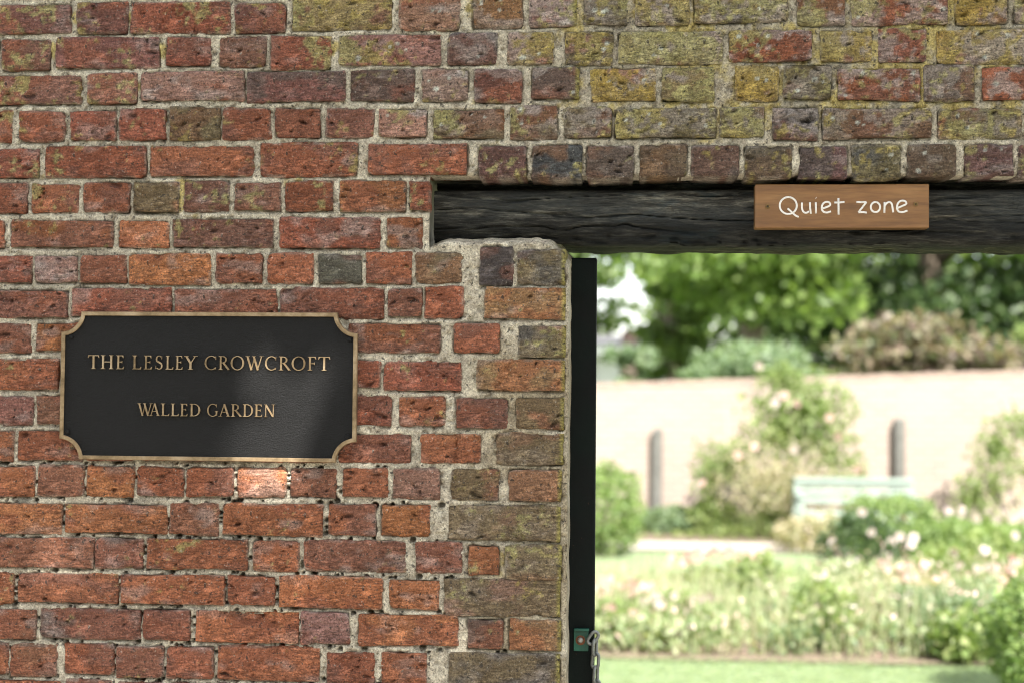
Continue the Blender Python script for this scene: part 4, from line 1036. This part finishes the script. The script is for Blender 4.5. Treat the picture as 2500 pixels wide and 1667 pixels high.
def flower(parent, c, r, mat, seed):
    """a bloom of cupped petals"""
    if mat.name not in FLM:
        b = MB()
        for ring, (n, op, rr) in enumerate(((5, .35, .55), (6, .8, .85), (7, 1.2, 1.0))):
            for k in range(n):
                a = 2 * math.pi * k / n + ring * .5; ca, sa = math.cos(a), math.sin(a); t = (-sa, 0, ca)
                e = rr; y = -.55 * math.cos(op); w = .42 * rr
                b.add([(0, 0, 0), (ca * e * .6 * math.sin(op) + t[0] * w, y * .6, sa * e * .6 * math.sin(op) + t[2] * w), (ca * e * math.sin(op), y, sa * e * math.sin(op)), (ca * e * .6 * math.sin(op) - t[0] * w, y * .6, sa * e * .6 * math.sin(op) - t[2] * w)], [(0, 1, 2), (0, 2, 3)])
        o = b.build('bloom', mat, parent); FLM[mat.name] = o.data
    else: o = link_mesh('bloom', FLM[mat.name], parent)
    o.location = c; o.scale = (r, r, r); rd_ = random.Random(seed); o.rotation_euler = (rd_.uniform(-.9, .3), rd_.uniform(0, 6), rd_.uniform(-.7, .7))
    return o
for k, (x, z) in enumerate(((.02, 1.50), (.12, 1.58), (.26, 1.50), (-.34, 1.20), (-.20, 1.02), (-.38, .93), (.22, 1.0), (.30, .70), (-.75, .62), (-.15, 1.9), (.6, 1.35), (.5, .55), (-.1, .75), (.9, .8), (.7, 1.15))):
    flower(cr, (x, -.28, z), .055, G_pink if k % 3 else G_white, k)
# a second climber at the right
c2 = empty('climbing_rose', (4.3, 13.2, 0), 'sparse climbing rose on the far wall at the right edge of the opening', 'rose')
leaf_mesh('foliage', np.vstack([blob(520, (-.18, 0, 1.0), (.32, .2, .45), .95, rs), blob(300, (-.45, 0, .5), (.3, .2, .3), .95, rs), blob(420, (.25, 0, 1.3), (.42, .2, .25), .95, rs), blob(800, (.4, 0, .6), (.36, .25, .6), .95, rs)]), .08, G_bedl, c2, .3, rs)
b = MB()
for k in range(7): b.tube([(rd.uniform(-.1, .1), 0, 0), (rd.uniform(-.4, .4), 0, .6), (rd.uniform(-.5, .5), 0, 1.2)], [.014, .009, .004], 5)
b.build('stems', bpy.data.materials['pale_stem'], c2)

# ---- clipped box and hedges
def bush(name, loc, r, n, mat, leaf, label, cat='bush', group=None, seed=1, boxy=0, extra=None):
    t = empty(name, loc, label, cat, group); rs_ = np.random.default_rng(seed)
    p = blob(n, (0, 0, r[2] * .95), r, .35, rs_)
    if boxy:
        q = p - np.array((0, 0, r[2] * .95)); q /= np.array(r); k = np.max(np.abs(q), axis=1) / (np.linalg.norm(q, axis=1) + 1e-6)
        q = q / (k[:, None] ** boxy + 1e-6); p = q * np.array(r) + np.array((0, 0, r[2] * .95))
    p[:, 2] = np.maximum(p[:, 2], .02)
    leaf_mesh('foliage', p, leaf, mat, t, .1, rs_, .7)
    b = MB()
    for k in range(6):
        a = k * 1.05; b.tube([(0, 0, 0), (math.cos(a) * r[0] * .4, math.sin(a) * r[1] * .4, r[2] * 1.1)], [.02, .006], 5)
    b.build('stems', M_bark, t)
    return t
bush('box_bush', (-.24, 11.2, 0), (.44, .42, .47), 5200, G_box, .045, 'rounded green bush beside the black gate post at the left of the opening', seed=41)
bush('box_bush', (2.42, 10.4, 0), (.42, .34, .34), 6000, G_box, .04, 'clipped box mound in front of the pale green bench', seed=42, boxy=.6)
bush('box_bush', (2.85, 10.0, 0), (.34, .34, .26), 4500, G_box, .04, 'lower box mound at the right end of the bench', seed=43, boxy=.4)
bush('box_hedge', (3.75, 10.2, 0), (.85, .28, .23), 8000, G_box, .04, 'low clipped hedge running out of the opening at the right', 'hedge', seed=44, boxy=.8)
bush('box_bush', (2.27, 4.75, 0), (.36, .42, .33), 9000, G_box, .035, 'dark green box bush on the near lawn at the lower right', seed=45, boxy=.3)
bush('shrub', (.55, 13.3, 0), (.42, .25, .16), 2000, G_grey, .06, 'low grey green plant at the foot of the left timber post', 'plant', seed=46)
bush('leafy_clump', (1.95, 11.75, 0), (.42, .2, .20), 900, G_straw, .06, 'pale feathery clump hiding the left leg of the green bench', 'plant', seed=66)
bush('shrub', (1.0, 13.2, 0), (.3, .25, .22), 1500, G_lite, .06, 'low light green plant between the left timber post and the climbing rose', 'plant', seed=47)
# ---- white flowering shrub by the bench end
wf = bush('white_flower_clump', (3.45, 11.3, 0), (.62, .3, .22), 1500, G_lite, .06, 'low clump of white flowers behind the clipped hedge', 'flowers', seed=48)
rs = np.random.default_rng(49)
for k in range(46):
    flower(wf, (rs.uniform(-.62, .62), rs.uniform(-.3, .1), rs.uniform(.36, .50)), .036, G_white, k)
# ---- rose bushes with white blooms in the border
for i, (X_, Y_, h_, lb, nb, sd) in enumerate(((1.78, 8.0, .76, 'rose bush with white blooms and dark leaves in the middle of the border', 13, 51),
                                   (2.25, 7.4, .56, 'rose bush with pale pink blooms behind the near box bush', 11, 52), (2.75, 8.2, .62, 'rose bush with a few white blooms before the clipped hedge', 7, 53))):
    t = bush('rose_bush', (X_, Y_, 0), (.30, .26, h_ * .5), 1100 if i else 1500, G_dark if i == 0 else G_lite, .055, lb, 'rose', 'rose bushes in the border', sd)
    rs_ = np.random.default_rng(sd)
    for k in range(nb): flower(t, (rs_.uniform(-.33, .33), -.2 + rs_.uniform(-.1, .1), rs_.uniform(.35, 1.12) * h_), .040, G_white, k + sd)
# ---- pink flower heads
for i, (X_, Y_, w_, h_, lb) in enumerate(((.66, 7.7, .34, .43, 'cloud of pale pink flowers in the middle left of the border'), (.0, 6.9, .22, .30, 'clump of pink flowers beside the gate post in the border'))):
    t = bush('pink_flower_clump', (X_, Y_, 0), (w_, .25, h_ * .4), 900, G_lite, .06, lb, 'flowers', 'pink flowers in the border', 60 + i)
    rs_ = np.random.default_rng(70 + i)
    for k in range(40): flower(t, (rs_.uniform(-w_, w_), rs_.uniform(-.25, .2), h_ * rs_.uniform(.8, 1.08)), .032, G_pink, k)
# ---- the rest of the border: nobody could count it
def stems_mesh(n, x0, x1, y0, y1, hmin, hmax, mat, name, seed, w=.006):
    rs_ = np.random.default_rng(seed); B = np.stack([rs_.uniform(x0, x1, n), rs_.uniform(y0, y1, n), np.zeros(n)], 1)
    H = rs_.uniform(hmin, hmax, n); T = B + np.stack([rs_.normal(0, .07, n), rs_.normal(0, .07, n), H], 1)
    s = np.stack([np.full(n, w), rs_.normal(0, w, n), np.zeros(n)], 1)
    V = np.stack([B - s, B + s, T], 1).reshape(-1, 3)
    return mesh_np(name, V, np.arange(3 * n).reshape(n, 3), mat)
rs = np.random.default_rng(80)
def border(name, n, x0, x1, y0, y1, zf, mat, leaf, label, seed):
    rs_ = np.random.default_rng(seed); X = rs_.uniform(x0, x1, n); Y = rs_.uniform(y0, y1, n)
    top = zf * (.72 + .38 * fbm(X * 2.1, Y * 2.1, seed, 3)); Z = top * (1 - rs_.random(n) ** 1.6)
    d = sm(-.12, .12, fbm(X * 1.9, Y * 1.3, seed + 3, 2)); k = rs_.random(n) < .12 + .88 * d; Z = Z * (.55 + .45 * sm(.4, 1.6, X)) * (.7 + .3 * d)
    o = leaf_mesh(name, np.stack([X, Y, np.maximum(Z, .02)], 1)[k], leaf, mat, None, -.6, rs_, .5); tag(o, label, 'plants', kind='stuff'); return o
G_bed = foliage('leaf_bed', [(.17, .23, .11), (.25, .31, .16), (.33, .37, .22), (.21, .28, .15)])
border('border_plants', 14000, -1.9, 3.6, 5.85, 7.9, .46, G_bed, .075, 'mixed light green leaves filling the flower border', 81)
border('straw_plants', 8500, -1.9, 3.6, 5.8, 8.0, .54, G_pale, .06, 'pale straw and pinkish seed heads among the border plants', 82)
border('silver_plants', 5500, .9, 2.4, 5.8, 6.8, .40, G_grey, .05, 'silvery grey foliage at the front of the border', 83)
border('bed_plants', 9000, -6, 6.5, 12.6, 13.7, .22, G_lite, .06, 'low green planting along the foot of the far wall', 84)
border('blossom_specks', 2800, -1.9, 3.8, 5.8, 8.1, .56, G_pink, .045, 'scattered pink blossoms over the flower border', 85)
border('white_specks', 700, .0, 3.8, 5.9, 8.1, .56, G_white, .045, 'scattered white blossoms over the flower border', 86)
# single clumps that stand out from the mixture
for i, (X_, Y_, r_, h_, mt, bl, nb, nm, cat, lb) in enumerate((
        (.95, 7.2, .26, .46, G_bedl, None, 0, 'leafy_clump', 'plant', 'bright green leafy clump at the middle of the border, right of the pink cloud'),
        (1.28, 6.3, .20, .42, G_lite, None, 0, 'leafy_clump', 'plant', 'yellow green clump at the front of the border, left of the silver foliage'),
        (.35, 6.4, .22, .30, G_bedl, G_white, 14, 'daisy_clump', 'flowers', 'low clump with white flowers at the front left of the border'),
        (1.95, 7.0, .24, .44, G_straw, G_pink, 12, 'seed_head_clump', 'flowers', 'pale straw clump with pink flowers in front of the white rose bush'),
        (2.75, 6.9, .28, .50, G_bedl, G_pink, 14, 'phlox_clump', 'flowers', 'leafy clump topped with pink flowers at the right of the border'),
        (2.05, 5.95, .20, .30, G_lite, None, 0, 'leafy_clump', 'plant', 'yellow green clump on the lawn edge beside the near box bush'),
        (-.05, 6.2, .2, .26, G_bedl, G_pink, 10, 'phlox_clump', 'flowers', 'low clump with pink flowers on the lawn edge beside the gate post'),
        (3.3, 7.6, .3, .52, G_pale, G_white, 12, 'seed_head_clump', 'flowers', 'tall straw clump with white flowers at the far right of the border'))):
    t = bush(nm, (X_, Y_, 0), (r_, .22, h_ * .5), 900, mt, .07, lb, cat, 'separate clumps in the border' , 120 + i)
    rs_ = np.random.default_rng(140 + i)
    for k in range(nb): flower(t, (rs_.uniform(-r_, r_), -.12 + rs_.uniform(-.1, .1), h_ * rs_.uniform(.7, 1.08)), .034, bl, k + i)
o = stems_mesh(2200, -.6, 3.6, 5.9, 8.0, .25, .55, G_pale, 'flower_stalks', 87); tag(o, 'thin pale upright stalks standing in the flower border', 'plants', kind='stuff')
# lawn blades on the strips in view
o = stems_mesh(9000, -.5, 3.4, 4.6, 5.78, .010, .022, G_bed, 'grass_blades', 88, .003); tag(o, 'short sunlit grass of the near lawn', 'grass', kind='stuff')

# ---- tall hedge added out of frame behind the viewer to block low sky light
hd = empty('sky_block_hedge', (0, -10.5, 0), 'tall dark hedge added unseen behind the viewer to block low sky light', 'hedge')
rs = np.random.default_rng(90)
leaf_mesh('foliage', np.stack([rs.uniform(-9, 9, 16000), rs.normal(0, .35, 16000), rs.uniform(0, 4.2, 16000)], 1), .16, G_dark, hd, .3, rs, .8)
MB().box(-9, -.15, 0, 9, .15, 3.8).build('hedge_block', M_bark, hd)  # solid slab inside the added hedge, stops light passing through

# ================================================================== THE TREE THAT SHADES THE WALL (behind the photographer)
T0 = np.array((2.4, -6.6, 0.)); S_ = np.array(SUN)
# gaps in the crown, by where their light lands on the wall: x, z, radius, openness
GAPS = [(-1.1182, 1.3263, 0.07, 0.24), (-1.2118, 1.3157, 0.08, 0.36), (-0.7484, 1.4041, 0.07, 0.24), (-0.7107, 1.3327, 0.08, 0.28), (-0.4296, 1.4085, 0.065, 0.24), (-0.5835, 1.3884, 0.06, 0.2), (-0.6596, 1.6035, 0.08, 0.81), (-0.7045, 1.5399, 0.08, 0.68), (-0.814, 1.4755, 0.09, 0.81), (-0.436, 1.1767, 0.07, 0.24), (-0.4713, 1.1138, 0.08, 0.24), (-0.599, 1.1824, 0.07, 0.24), (-0.2944, 1.3926, 0.08, 0.2), (-1.2942, 1.6349, 0.08, 0.12), (-0.189, 1.6254, 0.09, 0.2), (-0.2039, 1.2786, 0.08, 0.28), (-1.0236, 1.2644, 0.07, 0.16), (-0.2228, 1.4025, 0.07, 0.24), (-1.2494, 1.3106, 0.1, 0.4), (-0.4296, 1.4085, 0.07, 0.5), (-0.4537, 1.1497, 0.09, 0.35), (-0.6558, 1.3335, 0.08, 0.2), (-0.8558, 1.2043, 0.55, 0.13), (-0.4723, 1.1938, 0.4, 0.16), (-1.1648, 1.3165, 0.25, 0.1)]
n = 42000; rs = np.random.default_rng(91)
cx = rs.uniform(-3.3, 3.0, n); cz = rs.uniform(-.2, 2.95, n); dist = rs.uniform(5.2, 8.6, n)
# crown edge is lobed
keep = np.ones(n, bool)
for gx, gz, gr, op in GAPS:
    dd = np.hypot(cx - gx, cz - gz); keep &= ~((dd < gr + .075) & (rs.random(n) < op))
P_ = np.stack([cx, np.zeros(n), cz], 1)[keep] + S_[None, :] * dist[keep][:, None]
st = empty('shade_tree', tuple(T0), 'broad leafy tree standing behind the viewer and shading the old wall', 'tree')
leaf_mesh('crown', P_ - T0, .13, G_mid, st, .4, rs, .8)
trunk(st, (0, 0, 0), (-.3, 0, 5.6), .22, 8, seed=9, spread=2.2)
